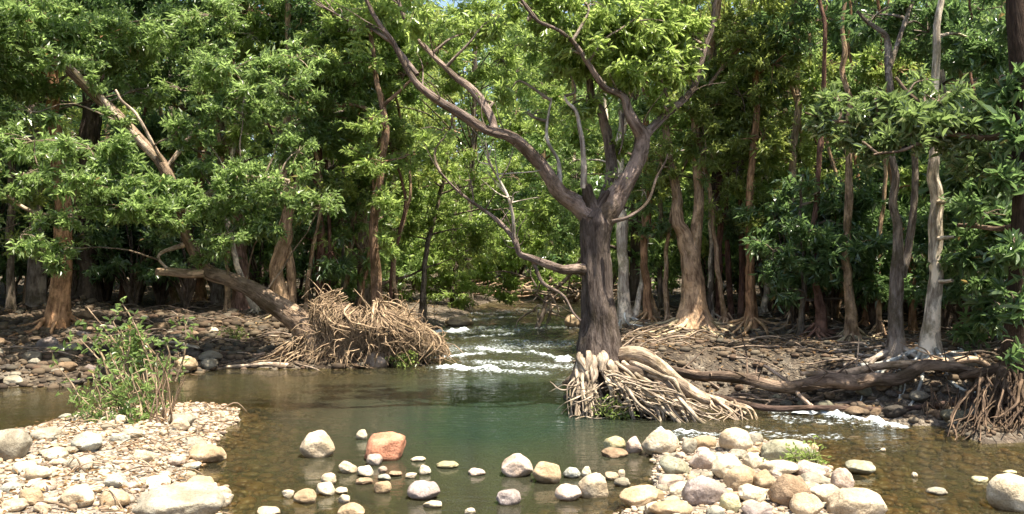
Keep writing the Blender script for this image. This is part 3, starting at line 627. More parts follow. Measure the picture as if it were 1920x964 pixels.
    ctr = np.array([cx, cy_, 0.3]); dsp = fbm(V.reshape(-1, 3) * 4.5, 4).reshape(V.shape[:2]); V = ctr + (V - ctr) * (0.74 + 0.22 * dsp[..., None])
    V = np.concatenate([V, np.broadcast_to(V[-1:].mean(axis=1, keepdims=True), (1, 72, 3))])
    n, m = V.shape[:2]; idx = np.arange(n * m).reshape(n, m); nx = np.roll(idx, -1, 1); fc = np.stack([idx[:-1], nx[:-1], nx[1:], idx[1:]], -1).reshape(-1, 4)
    mesh_obj('root_soil', V.reshape(-1, 3), fc, M_ROOT, root, color=(0.07, 0.045, 0.032), vattr={'tc': V.reshape(-1, 3)})
    T = Tubes()
    for k in range(1350):
        u = rng.uniform(math.pi * 0.92, math.pi * 2.08); v = rng.uniform(0.35, 0.98) ** 0.8; L = rng.uniform(0.25, 0.8); P = []; du = rng.normal() * 0.35
        off = rng.uniform(0.96, 1.06) + 0.10 * vnoise(np.array([u * 2.2, v * 3, 1.0]))
        if vnoise(np.array([u * 1.6 + 4, v * 2.4, 7.0])) > 0.18 and v < 0.75 and rng.random() < 0.8: continue
        steps = 7
        for i in range(steps):
            t = i / (steps - 1); p = surf(u, max(v, 0)); c0 = np.array([cx, cy_, p[2] * 0.5]); p = c0 + (p - c0) * (off + 0.10 * t); p[2] = max(p[2], -0.02)
            P.append(p); v -= L / steps * rng.uniform(0.6, 1.3); u += du / steps + rng.normal() * 0.03
        r = rng.choice([0.003, 0.0045, 0.007, 0.012, 0.022], p=[.42, .32, .17, .06, .03])
        T.add(P, np.linspace(r, r * 0.35, steps), seg=5, n=16, lump=0.2, wig=0.035)
    for k in range(240):   # loose loops and stubs standing out of the mound
        u = rng.uniform(math.pi, 2 * math.pi); v = rng.uniform(0.1, 0.95); p = surf(u, v); d = p - np.array([cx, cy_, 0.25]); d /= np.linalg.norm(d)
        q = p + d * rng.uniform(0.05, 0.18) + rng.normal(size=3) * 0.08; e = q + rng.normal(size=3) * 0.12 + [0, 0, -0.1]; q[2] = max(q[2], 0.02); e[2] = max(e[2], 0)
        T.add([p, q, e], [0.008, 0.006, 0.003], seg=4, n=9, wig=0.03)
    for k in range(90):    # skirt spreading to the left along the water
        x0 = rng.uniform(cx - 1.25, cx - 0.45); z0 = rng.uniform(0.12, 0.75) * min(1, (x0 - cx + 1.5) / 0.9); a = rng.uniform(0.1, 0.55)
        p = np.array([x0, 12.3 + rng.uniform(-0.15, 0.2), z0])
        T.add([p, p + [-a * .5, -0.1, -z0 * 0.4], p + [-a * rng.uniform(.5, 1.2), -0.2, -z0 + 0.03]], [rng.uniform(.006, .02), .007, .003], seg=5, n=12, wig=0.05)
    T.build('root_mass', M_ROOT, root, (0.35, 0.255, 0.165))
fallen_tree()

SP = [  # label, stems, clumps, leaf, leaf length, colour, roots, bark
 ('thick dark trunk behind the leaning trunk at upper left', [[(165, 560, 24, 16), (166, 400, 22, 16), (170, 220, 22, 16), (172, 60, 18, 16), (175, -150, 12, 16)], [(170, 180, 10, 16), (240, 60, 7, 16), (300, -60, 5, 15.5)]],
  [(220, 20, 15, 130, 60, 2.2), (330, 60, 14.5, 110, 60, 2.1), (300, 150, 15, 80, 36, 1.5), (40, 190, 16, 90, 60, 1.4), (200, -120, 15, 260, 90, 2.6)], 'deep', 0.12, DARK, 4),
 ('slim reddish trunk showing through leaves left of the brightest leaf cluster', [[(378, 590, 13, 17), (376, 520, 11, 17), (372, 400, 11, 17), (380, 200, 11, 17), (372, 130, 10, 17), (368, -40, 8, 17)]],
  [(330, 200, 16.5, 60, 60, 1.2), (420, 40, 16, 100, 60, 1.8), (300, 250, 17.5, 100, 60, 1.4), (400, -100, 16, 200, 80, 2.4)], 'deep', 0.12, ORANGE, 4),
 ('trunk with pinkish bark above the broken branch', [[(455, 575, 22, 16), (452, 500, 19, 16), (446, 400, 16, 16), (440, 270, 15, 16), (436, 160, 12, 16), (430, -40, 8, 16)]],
  [(470, 20, 15, 120, 50, 1.9), (560, 40, 15.5, 90, 50, 1.5), (350, -80, 15, 200, 80, 2.2)], 'mid', 0.12, (0.42, 0.25, 0.19), 5),
 ('twisted pale-patched trunk just behind the leaning trunk', [[(528, 582, 20, 14.5), (520, 520, 17, 14.5), (530, 460, 16, 14.5), (540, 400, 13, 14.5), (530, 300, 11, 14.6), (545, 180, 9, 14.7), (540, -30, 7, 14.7)], [(548, 575, 12, 14.6), (545, 500, 11, 14.6), (538, 430, 9, 14.6), (560, 330, 6, 14.6)]],
  [(640, 200, 14.5, 90, 32, 1.9), (680, 150, 14.5, 80, 26, 1.8), (610, 150, 14.7, 80, 30, 1.7), (700, 230, 14.8, 70, 22, 1.4), (600, 250, 14.7, 60, 28, 1.3), (560, -90, 14.5, 180, 70, 2.2)], 'mid', 0.11, TAN, 6),
 ('slim reddish trunk left of the thin leaning pole', [[(603, 600, 12, 16.5), (602, 480, 10, 16.5), (596, 350, 10, 16.5), (600, 200, 9, 16.5), (606, -30, 7, 16.5)], [(615, 590, 6, 16.6), (618, 450, 5, 16.6), (612, 300, 4, 16.6)]],
  [(620, 30, 16, 110, 50, 1.8), (560, 440, 16.3, 40, 40, 1.2), (620, 470, 16, 40, 50, 1.0), (640, -80, 16, 200, 80, 2.4)], 'deep', 0.12, RED, 4),
 ('thin tan pole leaning right above the root mound', [[(640, 575, 6, 15.5), (655, 480, 6, 15.5), (672, 380, 6, 15.5), (702, 290, 5, 15.5), (730, 190, 4, 15.5), (750, 80, 3, 15.5)]],
  [(745, 170, 15.5, 50, 30, 1.2), (760, 60, 15.3, 70, 34, 1.3)], 'mid', 0.11, (0.45, 0.32, 0.2), 0),
 ('thin grey sapling standing beside the leaning pole', [[(642, 560, 4, 17), (643, 440, 4, 17), (642, 320, 4, 17), (650, 200, 3, 17)]],
  [(650, 250, 17, 60, 40, 1.1)], 'deep', 0.12, GREY, 0),
 ('tree with spreading roots growing on top of the root mound', [[(708, 572, 15, 14), (704, 520, 12, 14), (700, 440, 11, 14), (706, 380, 10, 14), (716, 300, 9, 14), (718, 200, 8, 14), (700, 100, 6, 14), (690, -60, 5, 14)], [(716, 230, 6, 14), (690, 205, 5, 14), (655, 195, 4, 14)], [(716, 200, 6, 14), (750, 170, 4, 14), (800, 120, 3, 14)]],
  [(640, 120, 14, 80, 26, 1.4), (760, 140, 14.3, 60, 30, 1.3), (820, 90, 14, 90, 40, 1.6), (700, 20, 14, 110, 50, 1.8), (780, -90, 14, 200, 70, 2.2), (770, 290, 14.5, 60, 30, 0.9), (690, 300, 13.6, 50, 34, 1.3), (720, 370, 13.7, 40, 30, 1.2), (735, 450, 13.7, 34, 30, 1.0), (700, 220, 13.5, 50, 26, 1.3)], 'fresh', 0.11, (0.30, 0.19, 0.12), 8),
 # right bank
 ('sunlit pale trunk close behind the big creek tree', [[(1172, 606, 16, 13.5), (1168, 520, 13, 13.5), (1166, 430, 13, 13.5), (1158, 330, 11, 13.5), (1165, 200, 9, 13.5), (1170, -40, 6, 13.5)]],
  [(1190, 220, 13.4, 50, 40, 1.0), (1080, 300, 13.6, 60, 34, 0.8), (1150, -60, 13.5, 200, 90, 2.4)], 'mid', 0.11, PALE, 6),
 ('slim orange trunk between the creek tree and the wide buttressed trunk', [[(1216, 604, 11, 14.5), (1213, 540, 9, 14.5), (1206, 470, 8, 14.5), (1215, 350, 8, 14.5), (1210, 150, 6, 14.5)]],
  [(1230, 420, 14.4, 30, 36, 0.9), (1215, 330, 14.4, 50, 40, 1.0)], 'deep', 0.11, ORANGE, 5),
 ('wide two-stemmed tan trunk flaring into a skirt of roots on the right bank', [[(1302, 612, 40, 12.6), (1300, 560, 28, 12.6), (1296, 500, 26, 12.6), (1286, 450, 20, 12.6), (1268, 400, 13, 12.6), (1266, 350, 11, 12.6), (1250, 250, 9, 12.7), (1235, 100, 7, 12.7), (1220, -60, 5, 12.7)], [(1298, 500, 20, 12.6), (1304, 440, 16, 12.6), (1310, 380, 14, 12.6), (1308, 310, 13, 12.6), (1304, 240, 11, 12.6), (1318, 150, 10, 12.5), (1340, 60, 9, 12.4), (1352, -40, 7, 12.3)], [(1312, 180, 6, 12.5), (1370, 110, 5, 12.4), (1420, 50, 4, 12.3)]],
  [(1400, 60, 12.3, 80, 50, 1.5), (1330, 200, 12.5, 60, 50, 1.0), (1240, 300, 12.6, 36, 60, 1.2), (1420, 180, 12.8, 80, 60, 1.3), (1370, 280, 13, 70, 50, 1.2), (1380, -70, 12.4, 200, 80, 2.4), (1268, 430, 13.2, 30, 26, 0.7)], 'olive', 0.10, TAN, 14),
 ('three close thin stems right of the buttressed trunk, leftmost reddish', [[(1352, 600, 9, 14.2), (1348, 520, 8, 14.2), (1350, 420, 8, 14.2), (1346, 330, 7, 14.2), (1350, 100, 5, 14.2)], [(1372, 600, 8, 14.3), (1366, 500, 7, 14.3), (1362, 380, 5, 14.3), (1368, 250, 4, 14.3)], [(1388, 604, 9, 14.2), (1392, 520, 8, 14.2), (1388, 400, 7, 14.2), (1392, 330, 6, 14.2), (1400, 150, 5, 14.2)]],
  [(1360, 240, 14.1, 70, 60, 1.3), (1420, 350, 14.2, 50, 40, 1.1), (1340, 470, 14.6, 30, 40, 0.8)], 'olive', 0.11, RED, 8),
 ('orange trunk with a curled root at its foot, mid right bank', [[(1408, 612, 15, 12.8), (1408, 560, 12, 12.8), (1406, 500, 11, 12.8), (1404, 440, 10, 12.8), (1410, 300, 9, 12.8), (1420, 100, 7, 12.8)]],
  [(1420, 420, 12.7, 40, 30, 1.0), (1430, 260, 12.7, 60, 60, 1.4), (1450, 120, 12.6, 70, 50, 1.5)], 'olive', 0.11, ORANGE, 9),
 ('tall straight tan trunk lit at mid height beyond the dark shrubs', [[(1492, 600, 12, 15), (1488, 500, 10, 15), (1487, 410, 10, 15), (1486, 330, 9, 15), (1489, 260, 9, 15), (1494, 150, 8, 15), (1496, 0, 7, 15), (1500, -100, 6, 15)], [(1494, 190, 6, 15), (1470, 120, 5, 15), (1440, 60, 4, 15)]],
  [(1470, 60, 14.8, 60, 70, 1.5), (1530, 40, 15, 60, 40, 0.9), (1470, 170, 15.2, 50, 36, 0.9), (1500, -100, 14.8, 200, 70, 2.4)], 'deep', 0.12, (0.40, 0.29, 0.19), 5),
 ('short reddish trunk with a stilt root reaching left', [[(1534, 632, 14, 11.6), (1540, 590, 11, 11.6), (1534, 540, 9, 11.6), (1526, 440, 7, 11.6), (1538, 300, 6, 11.6), (1545, 100, 5, 11.6), (1530, -60, 4, 11.6)]],
  [(1520, 440, 11.5, 50, 40, 1.4), (1560, 350, 11.6, 60, 40, 1.2)], 'deep', 0.13, RED, 8),
 ('tan stem left of the twin grey trunk on the right bank', [[(1598, 640, 15, 11.3), (1596, 600, 12, 11.3), (1590, 540, 11, 11.3), (1586, 480, 10, 11.3), (1592, 380, 9, 11.3), (1590, 200, 7, 11.3), (1584, 110, 6, 11.4), (1590, -60, 4, 11.4)]],
  [(1600, 460, 11.2, 50, 40, 1.4), (1560, 500, 11.3, 40, 30, 1.1)], 'deep', 0.13, TAN, 8),
 ('twin grey-brown trunk rooted on the log, left of the stubbed pale trunk', [[(1682, 682, 22, 10.0), (1680, 620, 17, 10), (1680, 540, 15, 10), (1684, 460, 13, 10), (1678, 380, 10, 10), (1672, 300, 8, 10), (1668, 200, 8, 10.2), (1664, 100, 9, 10.6), (1650, 60, 6, 10.6), (1600, 20, 4, 10.6)], [(1690, 520, 11, 10), (1702, 470, 10, 10), (1712, 400, 9, 10), (1716, 330, 8, 10), (1712, 250, 7, 10)], [(1664, 140, 7, 10.4), (1690, 60, 6, 10.6), (1720, -20, 5, 10.8)]],
  [(1640, 30, 11, 90, 40, 1.5), (1740, 60, 11.3, 100, 60, 1.6), (1700, -90, 11, 200, 80, 2.6), (1600, 90, 13, 50, 30, 0.7)], 'deep', 0.11, GREY, 10),
 ('pale upright trunk with broken side stubs on the right bank', [[(1744, 684, 22, 9.9), (1744, 640, 19, 9.9), (1748, 580, 17, 9.9), (1756, 520, 17, 9.9), (1752, 450, 16, 9.9), (1752, 385, 15, 9.9), (1750, 320, 13, 9.9), (1752, 250, 11, 9.9), (1760, 100, 9, 9.9), (1770, -60, 7, 9.9)], [(1756, 378, 6, 9.9), (1770, 380, 5, 9.7), (1783, 377, 4, 9.6)], [(1756, 448, 6, 9.9), (1770, 446, 5, 9.7), (1790, 444, 4, 9.6)], [(1756, 526, 6, 9.9), (1770, 528, 5, 9.75), (1786, 526, 4, 9.6)]],
  [(1850, 80, 10.6, 90, 80, 1.8), (1840, 200, 10.2, 60, 40, 1.3), (1850, -90, 10.2, 200, 90, 2.6)], 'deep', 0.12, PALE, 10),
]
GR = 'single tree'
for lab, st, cl, lf, L, col, nr in SP:
    st = [list(s) for s in st]
    b0 = base(st[0][0][0], st[0][0][1]) if st[0][0][1] > 595 else None
    if b0 and abs(b0 - st[0][0][3]) < 4:      # keep the foot of the trunk on the ground at its place in the picture
        k = b0 - st[0][0][3]; st = [[(a, b_, r, yy + k) for a, b_, r, yy in s] for s in st]
        cl = [(a, b_, yy + k, rx, ry, la) for a, b_, yy, rx, ry, la in cl]
    px_tree('forest_tree', lab, 'tree', st, cl, lf, L, color=col, roots=int(nr * 1.9), bark=M_PALE if col in (PALE,) else M_BARK, rootlen=1.25 if nr > 8 else 0.7, rootr=0.024 if nr > 8 else 0.016,
            rootcol=tuple(min(0.5, c * 1.2) for c in col), flare=1.0 if nr >= 8 else 0.6, lobes=0.14)

# understory trees whose sprays hide most of the trunks
US = [
 ('airy light-green sapling hanging over the left side of the rapids', [[(790, 600, 8, 17), (800, 480, 6, 17), (830, 340, 5, 17), (850, 200, 3, 17)]], [(760, 330, 16.5, 60, 40, 1.1), (840, 290, 16.5, 60, 36, 1.0), (900, 350, 16.8, 60, 40, 1.0), (800, 400, 17, 70, 40, 1.2), (880, 430, 17.2, 60, 36, 1.2), (960, 330, 16.8, 50, 50, .9), (740, 430, 17, 50, 40, 1.1), (1010, 400, 16.8, 40, 50, .9)], 'fresh', 0.10),
 ('bright bushy tree at the upstream bend', [[(850, 585, 9, 22), (850, 480, 7, 22), (860, 330, 5, 22)]], [(790, 480, 21.5, 60, 50, 1.4), (860, 500, 21.5, 70, 50, 1.5), (930, 480, 22, 60, 50, 1.4), (760, 530, 21.5, 50, 36, 1.3), (860, 550, 21.2, 60, 28, 1.3), (990, 440, 22, 60, 60, 1.2), (830, 400, 22, 80, 50, 1.2), (940, 540, 22, 50, 28, 1.2), (1030, 520, 22, 50, 40, 1.1)], 'fresh', 0.14),
 ('olive fine-leaved tree filling the gap between the creek tree and the buttressed trunk', [[(1236, 600, 8, 15.5), (1240, 450, 6, 15.5), (1240, 250, 5, 15.5)]], [(1220, 260, 15.2, 50, 50, 1.3), (1250, 200, 15.3, 50, 50, 1.2), (1200, 330, 15.4, 40, 40, 1.0), (1240, 480, 15.4, 40, 40, 1.0), (1080, 420, 15.5, 50, 50, .9), (1080, 330, 15.5, 50, 50, .9)], 'mid', 0.11),
 ('olive tree whose fine leaves veil the stems right of the buttressed trunk', [[(1440, 600, 8, 14.6), (1440, 450, 7, 14.6), (1430, 250, 5, 14.6), (1430, 50, 3, 14.6)]], [(1350, 150, 14.3, 60, 60, 1.3), (1400, 250, 14, 60, 50, 1.4), (1340, 300, 14.3, 50, 50, 1.2), (1440, 320, 14.3, 50, 50, 1.3), (1430, 180, 14.2, 60, 50, 1.4), (1370, 400, 14.6, 50, 36, 1.1), (1440, 440, 14.2, 50, 40, 1.3), (1560, 300, 14.5, 50, 60, 1.1), (1540, 180, 14.5, 50, 40, .9), (1360, 40, 14.2, 70, 50, 1.3)], 'olive', 0.10),
 ('dark large-leaved young tree in front of the straight tan trunk', [[(1500, 640, 8, 11.8), (1505, 540, 6, 11.8), (1500, 440, 4, 11.8), (1510, 330, 3, 11.8)]], [(1450, 470, 11.5, 50, 34, 1.2), (1510, 440, 11.5, 60, 36, 1.2), (1570, 420, 11.6, 50, 36, 1.1), (1470, 530, 11.5, 46, 34, 1.2), (1540, 500, 11.5, 50, 40, 1.7), (1620, 480, 11.6, 50, 40, 1.5), (1600, 370, 11.7, 60, 34, 1.4), (1640, 550, 11.6, 36, 36, 0.8)], 'deep', 0.12),
 ('dark leafy young tree right of the stubbed pale trunk', [[(1830, 660, 9, 9.8), (1835, 540, 7, 9.8), (1840, 400, 5, 9.8), (1840, 280, 4, 9.8)]], [(1830, 340, 9.5, 50, 50, 1.7), (1860, 430, 9.4, 50, 50, 1.8), (1820, 500, 9.5, 40, 50, 1.7), (1870, 560, 9.2, 50, 50, 1.7), (1820, 610, 9.6, 36, 36, 1.3), (1880, 340, 9.4, 50, 50, 1.6), (1800, 420, 9.8, 36, 40, 1.2), (1910, 620, 8.9, 26, 30, 1.2)], 'deep', 0.14),
 ('small-leaved tree veiling the trunks behind the root mound', [[(580, 600, 8, 15.4), (585, 480, 6, 15.4), (600, 330, 5, 15.4)]], [(620, 340, 15.2, 60, 40, 1.3), (570, 410, 15.2, 50, 40, 1.3), (640, 420, 15.4, 50, 40, 1.2), (600, 520, 15.4, 50, 30, 1.3), (680, 500, 15.2, 36, 40, 1.2), (680, 360, 15.3, 46, 50, 1.1), (660, 290, 15.2, 50, 30, 1.2), (640, 560, 15.2, 40, 20, 1.2)], 'mid', 0.11),
 ('feathery light-green tree high over the rapids', [[(880, 600, 8, 24), (880, 420, 8, 24), (890, 200, 6, 24), (890, 0, 4, 24)]], [(820, 60, 15, 70, 50, 1.3), (900, 30, 15, 70, 50, 1.2), (640, 60, 14, 80, 36, 1.6), (720, 120, 14.4, 70, 30, 1.5), (860, 140, 15, 60, 36, 1.2), (940, 110, 15, 50, 40, 1.2), (580, 110, 14, 60, 30, 1.4), (700, 190, 14.5, 60, 24, 1.4), (980, 250, 16, 60, 40, 1.0), (920, 210, 16, 50, 30, 1.0), (1010, 60, 20, 60, 60, 1.3), (1020, 160, 20, 60, 60, 1.2), (960, 20, 22, 60, 50, 1.2), (1060, 240, 20, 60, 60, 1.0), (1080, 120, 22, 60, 60, 1.0), (980, 120, 24, 70, 60, 1.2)], 'fresh', 0.11),
 ('leafy tree crowding the top right behind the twin trunk', [[(1760, 620, 10, 13), (1760, 400, 9, 13), (1750, 200, 7, 13), (1740, 0, 5, 13)]], [(1600, 60, 12.6, 60, 50, 1.1), (1700, 130, 12.6, 60, 40, 1.3), (1790, 90, 12.4, 70, 50, 1.5), (1870, 130, 12.2, 60, 50, 1.5), (1840, 20, 12.3, 80, 40, 1.5), (1720, 30, 12.5, 70, 40, 1.4), (1620, 380, 13, 60, 60, 1.3), (1700, 420, 13, 50, 50, 1.1), (1790, 330, 12.8, 60, 50, 1.3), (1660, 560, 13, 40, 50, 1.1), (1640, 340, 13, 60, 40, 1.2)], 'deep', 0.12),
 ('fine-leaved olive tree with drooping sprays to the right of the creek tree crown', [[(1330, 604, 7, 13.4), (1336, 420, 6, 13.4), (1340, 200, 5, 13.4), (1345, -60, 4, 13.4)]], [(1300, 60, 13, 60, 60, 1.4), (1380, 90, 13, 70, 60, 1.6), (1450, 60, 13, 60, 70, 1.6), (1320, 250, 13, 50, 60, 1.4), (1390, 180, 12.8, 60, 60, 1.5), (1450, 220, 12.9, 50, 60, 1.5), (1380, 320, 13, 50, 50, 1.4), (1430, 390, 13, 50, 40, 1.4), (1340, 380, 13, 40, 40, 1.2), (1500, 300, 13, 50, 60, 1.4), (1520, 400, 13, 40, 40, 1.3), (1250, 330, 13.2, 30, 50, 1.1)], 'olive', 0.09),
 ('leafy tree crowding the top left corner', [[(20, 590, 10, 15), (20, 400, 9, 15), (30, 200, 7, 15), (40, 0, 5, 15)]], [(60, 170, 12.8, 70, 26, 1.4), (20, 50, 12.6, 90, 40, 1.8), (150, 30, 12.6, 90, 36, 1.7), (260, 60, 12.6, 80, 40, 1.7), (350, 90, 13, 70, 36, 1.6), (260, 130, 13, 60, 26, 1.4), (400, 30, 12.8, 80, 36, 1.6), (340, 170, 13.6, 60, 30, 1.2)], 'mid', 0.11),
]
for lab, st, cl, lf, L in US: px_tree('forest_tree', lab, 'tree', [list(s) for s in st], cl, lf, L, color=(0.2, 0.16, 0.12), roots=3, rootlen=.4, rootr=.015, dens=0.5 if lf == 'olive' else 1.0)

# slender stems crowding the banks
SL = [(1188, 606, 13.8, 8, PALE), (1236, 606, 14.6, 6, TAN), (1252, 604, 13.6, 7, TAN), (1334, 606, 13.4, 7, PALE), (1362, 606, 13.1, 7, TAN), (1428, 612, 13.4, 8, PALE), (1452, 606, 14.2, 6, TAN), (1508, 606, 14.2, 7, RED), (1562, 622, 13.0, 7, TAN), (1622, 626, 12.2, 7, ORANGE), (1650, 634, 11.6, 7, TAN), (1712, 632, 11.8, 9, ORANGE), (1800, 640, 11.4, 7, RED),
      (424, 590, 15.6, 7, TAN), (486, 590, 15.2, 8, PALE), (572, 590, 14.8, 6, TAN), (590, 590, 15.6, 5, RED), (660, 588, 15, 5, ORANGE), (690, 584, 15.6, 6, TAN), (728, 580, 15.2, 5, RED), (756, 580, 16, 5, TAN), (230, 600, 17, 9, RED), (330, 600, 17.5, 8, TAN), (50, 606, 16.4, 9, TAN), (1100, 590, 17, 7, TAN), (1140, 596, 16, 7, PALE)]
sl = []
for k, (px, py, Yc, r, col) in enumerate(SL):
    a = rng.normal() * 14; b_ = a + rng.normal() * 22; c_ = b_ + rng.normal() * 30; g = (CH - gz((px - CX) * Yc / F, Yc)) * F / Yc + CY
    o = px_tree('forest_tree', f"slender {'reddish' if col is RED else 'orange' if col is ORANGE else 'pale' if col is PALE else 'tan'} stem standing {'left of' if px < 540 else 'behind' if px < 800 else 'behind' if px < 1200 else 'right of' if px < 1500 else 'left of'} the {'broken branch tree' if px < 540 else 'root mound' if px < 800 else 'big creek tree' if px < 1200 else 'wide buttressed trunk' if px < 1500 else 'stubbed pale trunk'}", 'tree',
            [[(px, g, r, Yc), (px + a, 500, r * .85, Yc), (px + b_, 350, r * .7, Yc), (px + c_, 150, r * .5, Yc), (px + c_ * 1.2, -60, r * .35, Yc)]],
            [(px + a + rng.normal() * 16, 300 + rng.uniform(-60, 60), Yc - .3, 36, 44, 1.0), (px + c_ + rng.normal() * 20, 120 + rng.uniform(-60, 60), Yc - .3, 50, 50, 1.3), (px + c_, -60, Yc, 60, 50, 1.2)], ['mid', 'olive', 'fresh'][k % 3], 0.10, color=col, roots=5, rootlen=.5, rootr=.014, bark=M_PALE if col is PALE else M_BARK, group='slender stems on the banks')
    sl.append(o)

# big dark tree at the right edge, with the bright low spray of waxy leaves
def edge_tree():
    Yb = 7.9; b = W(1905, 700, Yb); root = empty('edge_tree', (b[0], b[1], gz(b[0], b[1])), 'massive dark trunk at the right edge with bare roots and a bright low bough', 'tree')
    T = Tubes(); P, R = pxpath([(1922, 850, 48, Yb), (1920, 760, 46, Yb), (1916, 680, 38, Yb), (1918, 600, 32, Yb), (1928, 480, 30, Yb), (1932, 300, 28, Yb), (1926, 180, 24, Yb), (1912, 60, 20, Yb), (1902, -60, 17, Yb), (1890, -260, 14, Yb)])
    sk = [T.add(P, R, seg=20, n=90, lump=0.16, lobes=0.12)]; T.build('trunk', M_BARK, root, (0.07, 0.045, 0.03))
    for st in ([(1918, 230, 8, Yb), (1860, 258, 6, Yb + .1), (1780, 250, 4.5, Yb + .3), (1680, 238, 3.5, Yb + .5), (1580, 232, 2.5, Yb + .6), (1510, 215, 2, Yb + .6)], [(1790, 252, 5, Yb + .3), (1720, 190, 4, Yb + .5), (1680, 150, 3, Yb + .6)],
               [(1770, 250, 4, Yb + .3), (1700, 275, 3, Yb + .2), (1640, 290, 2, Yb + .2)], [(1915, 420, 8, Yb), (1870, 430, 5, Yb + .4), (1800, 420, 4, Yb + .8)]):
        T = Tubes(); P, R = pxpath(st); sk.append(T.add(P, R, seg=8, lump=0.15, wig=0.03)); T.build('branch', M_BARK, root, (0.2, 0.14, 0.1))
    sk = np.concatenate(sk); TB = Tubes()
    def crown(CL, Lf, leaf, nm, ratio, k, six, ub):
        Lv = Leaves()
        for px, py, Yc, rx, ry, lai in CL:
            cc = W(px, py, Yc); rX, rZ = rx * Yc / F, ry * Yc / F
            n = 2.4 * lai * math.pi * rX * rZ / (0.5 * Lf * Lf * ratio * 0.6)
            sp = Lv.clump(cc, (rX, (rX + rZ) * .6, rZ), n, Lf, k=k, ratio=ratio, droop=0.35, upbias=ub, six=six, spread=0.75)
            connect(TB, sk, cc, 0.014, 0.006)
            for q in sp[:12]: TB.add([cc, (cc + q) / 2 + [0, 0, 0.02], q], [0.006, 0.005, 0.003], seg=4, n=5, wig=0.02)
        Lv.build(nm, LF[leaf], root)
    crown([(1540, 222, 8.5, 42, 24, 1.9), (1600, 232, 8.5, 50, 36, 2.2), (1660, 215, 8.4, 50, 44, 2.3), (1720, 225, 8.3, 60, 42, 2.4), (1690, 270, 8.3, 60, 24, 1.8), (1760, 190, 8.5, 60, 36, 2.0), (1800, 240, 8.3, 60, 42, 2.2), (1740, 150, 8.6, 36, 22, 1.3),
           (1630, 275, 8.4, 30, 20, 1.3), (1860, 200, 8.2, 40, 34, 1.6), (1860, 290, 8.1, 50, 26, 1.6), (1820, 300, 8.2, 40, 24, 1.3), (1575, 190, 8.5, 36, 22, 1.2), (1650, 180, 8.5, 40, 24, 1.5)], 0.115, 'waxy', 'low_bough_leaves', 0.27, 7, True, 0.9)
    crown([(1850, 400, 8.6, 70, 50, 1.6), (1820, 480, 8.9, 60, 50, 1.6), (1870, 560, 8.6, 60, 50, 1.6), (1900, 560, 7.7, 26, 26, 1.3), (1900, 40, 9.0, 50, 40, 1.2), (1905, 240, 7.7, 30, 40, 1.4), (1895, 330, 7.7, 36, 40, 1.5), (1900, 450, 7.6, 30, 44, 1.4), (1885, 150, 7.9, 36, 40, 1.3), (1900, 640, 7.5, 26, 26, .9)], 0.13, 'deep', 'crown', 0.26, 7, True, 0.6)
    TB.build('twigs', M_BARK, root, (0.2, 0.15, 0.11))
    T = Tubes()
    for k in range(110):
        sx = rng.uniform(1830, 1945); sy = rng.uniform(690, 760); y0 = Yb - rng.uniform(0.1, 0.3); ex = sx + rng.normal() * 34 - 12; ey = rng.uniform(800, 838)
        P = [W(sx, sy, y0), W((sx + ex) / 2 + rng.normal() * 12, (sy + ey) / 2, y0 - 0.12), W(ex, ey, y0 - rng.uniform(0.2, 0.5))]
        T.add(P, np.linspace(rng.choice([0.006, 0.010, 0.022]), 0.004, 3), seg=6, n=18, wig=0.12, lump=0.25)
    for k in range(46):    # fine dark curtain under the bank
        sx = rng.uniform(1730, 1880); y0 = rng.uniform(7.9, 8.3); P = [W(sx, rng.uniform(715, 760), y0), W(sx + rng.normal() * 12, 780, y0 - 0.05), W(sx + rng.normal() * 16, 812 + (sx - 1730) * .1, y0 - .1)]
        T.add(P, [0.008, 0.006, 0.003], seg=4, n=12, wig=0.03)
    for st in ([(1900, 740, 13, 7.8), (1880, 800, 10, 7.5), (1862, 822, 9, 7.35), (1838, 846, 8, 7.2)], [(1930, 810, 8, 7.5), (1895, 832, 6, 7.3), (1866, 846, 5, 7.2)], [(1890, 690, 14, 7.9), (1870, 740, 10, 7.7), (1880, 800, 7, 7.5)], [(1880, 690, 12, 8), (1845, 700, 9, 8.1), (1800, 712, 7, 8.3)]):
        P, R = pxpath(st); T.add(P, R, seg=9, n=26, wig=0.03, lump=0.25)
    T.build('root_mass', M_ROOT, root, (0.12, 0.082, 0.055))
edge_tree()

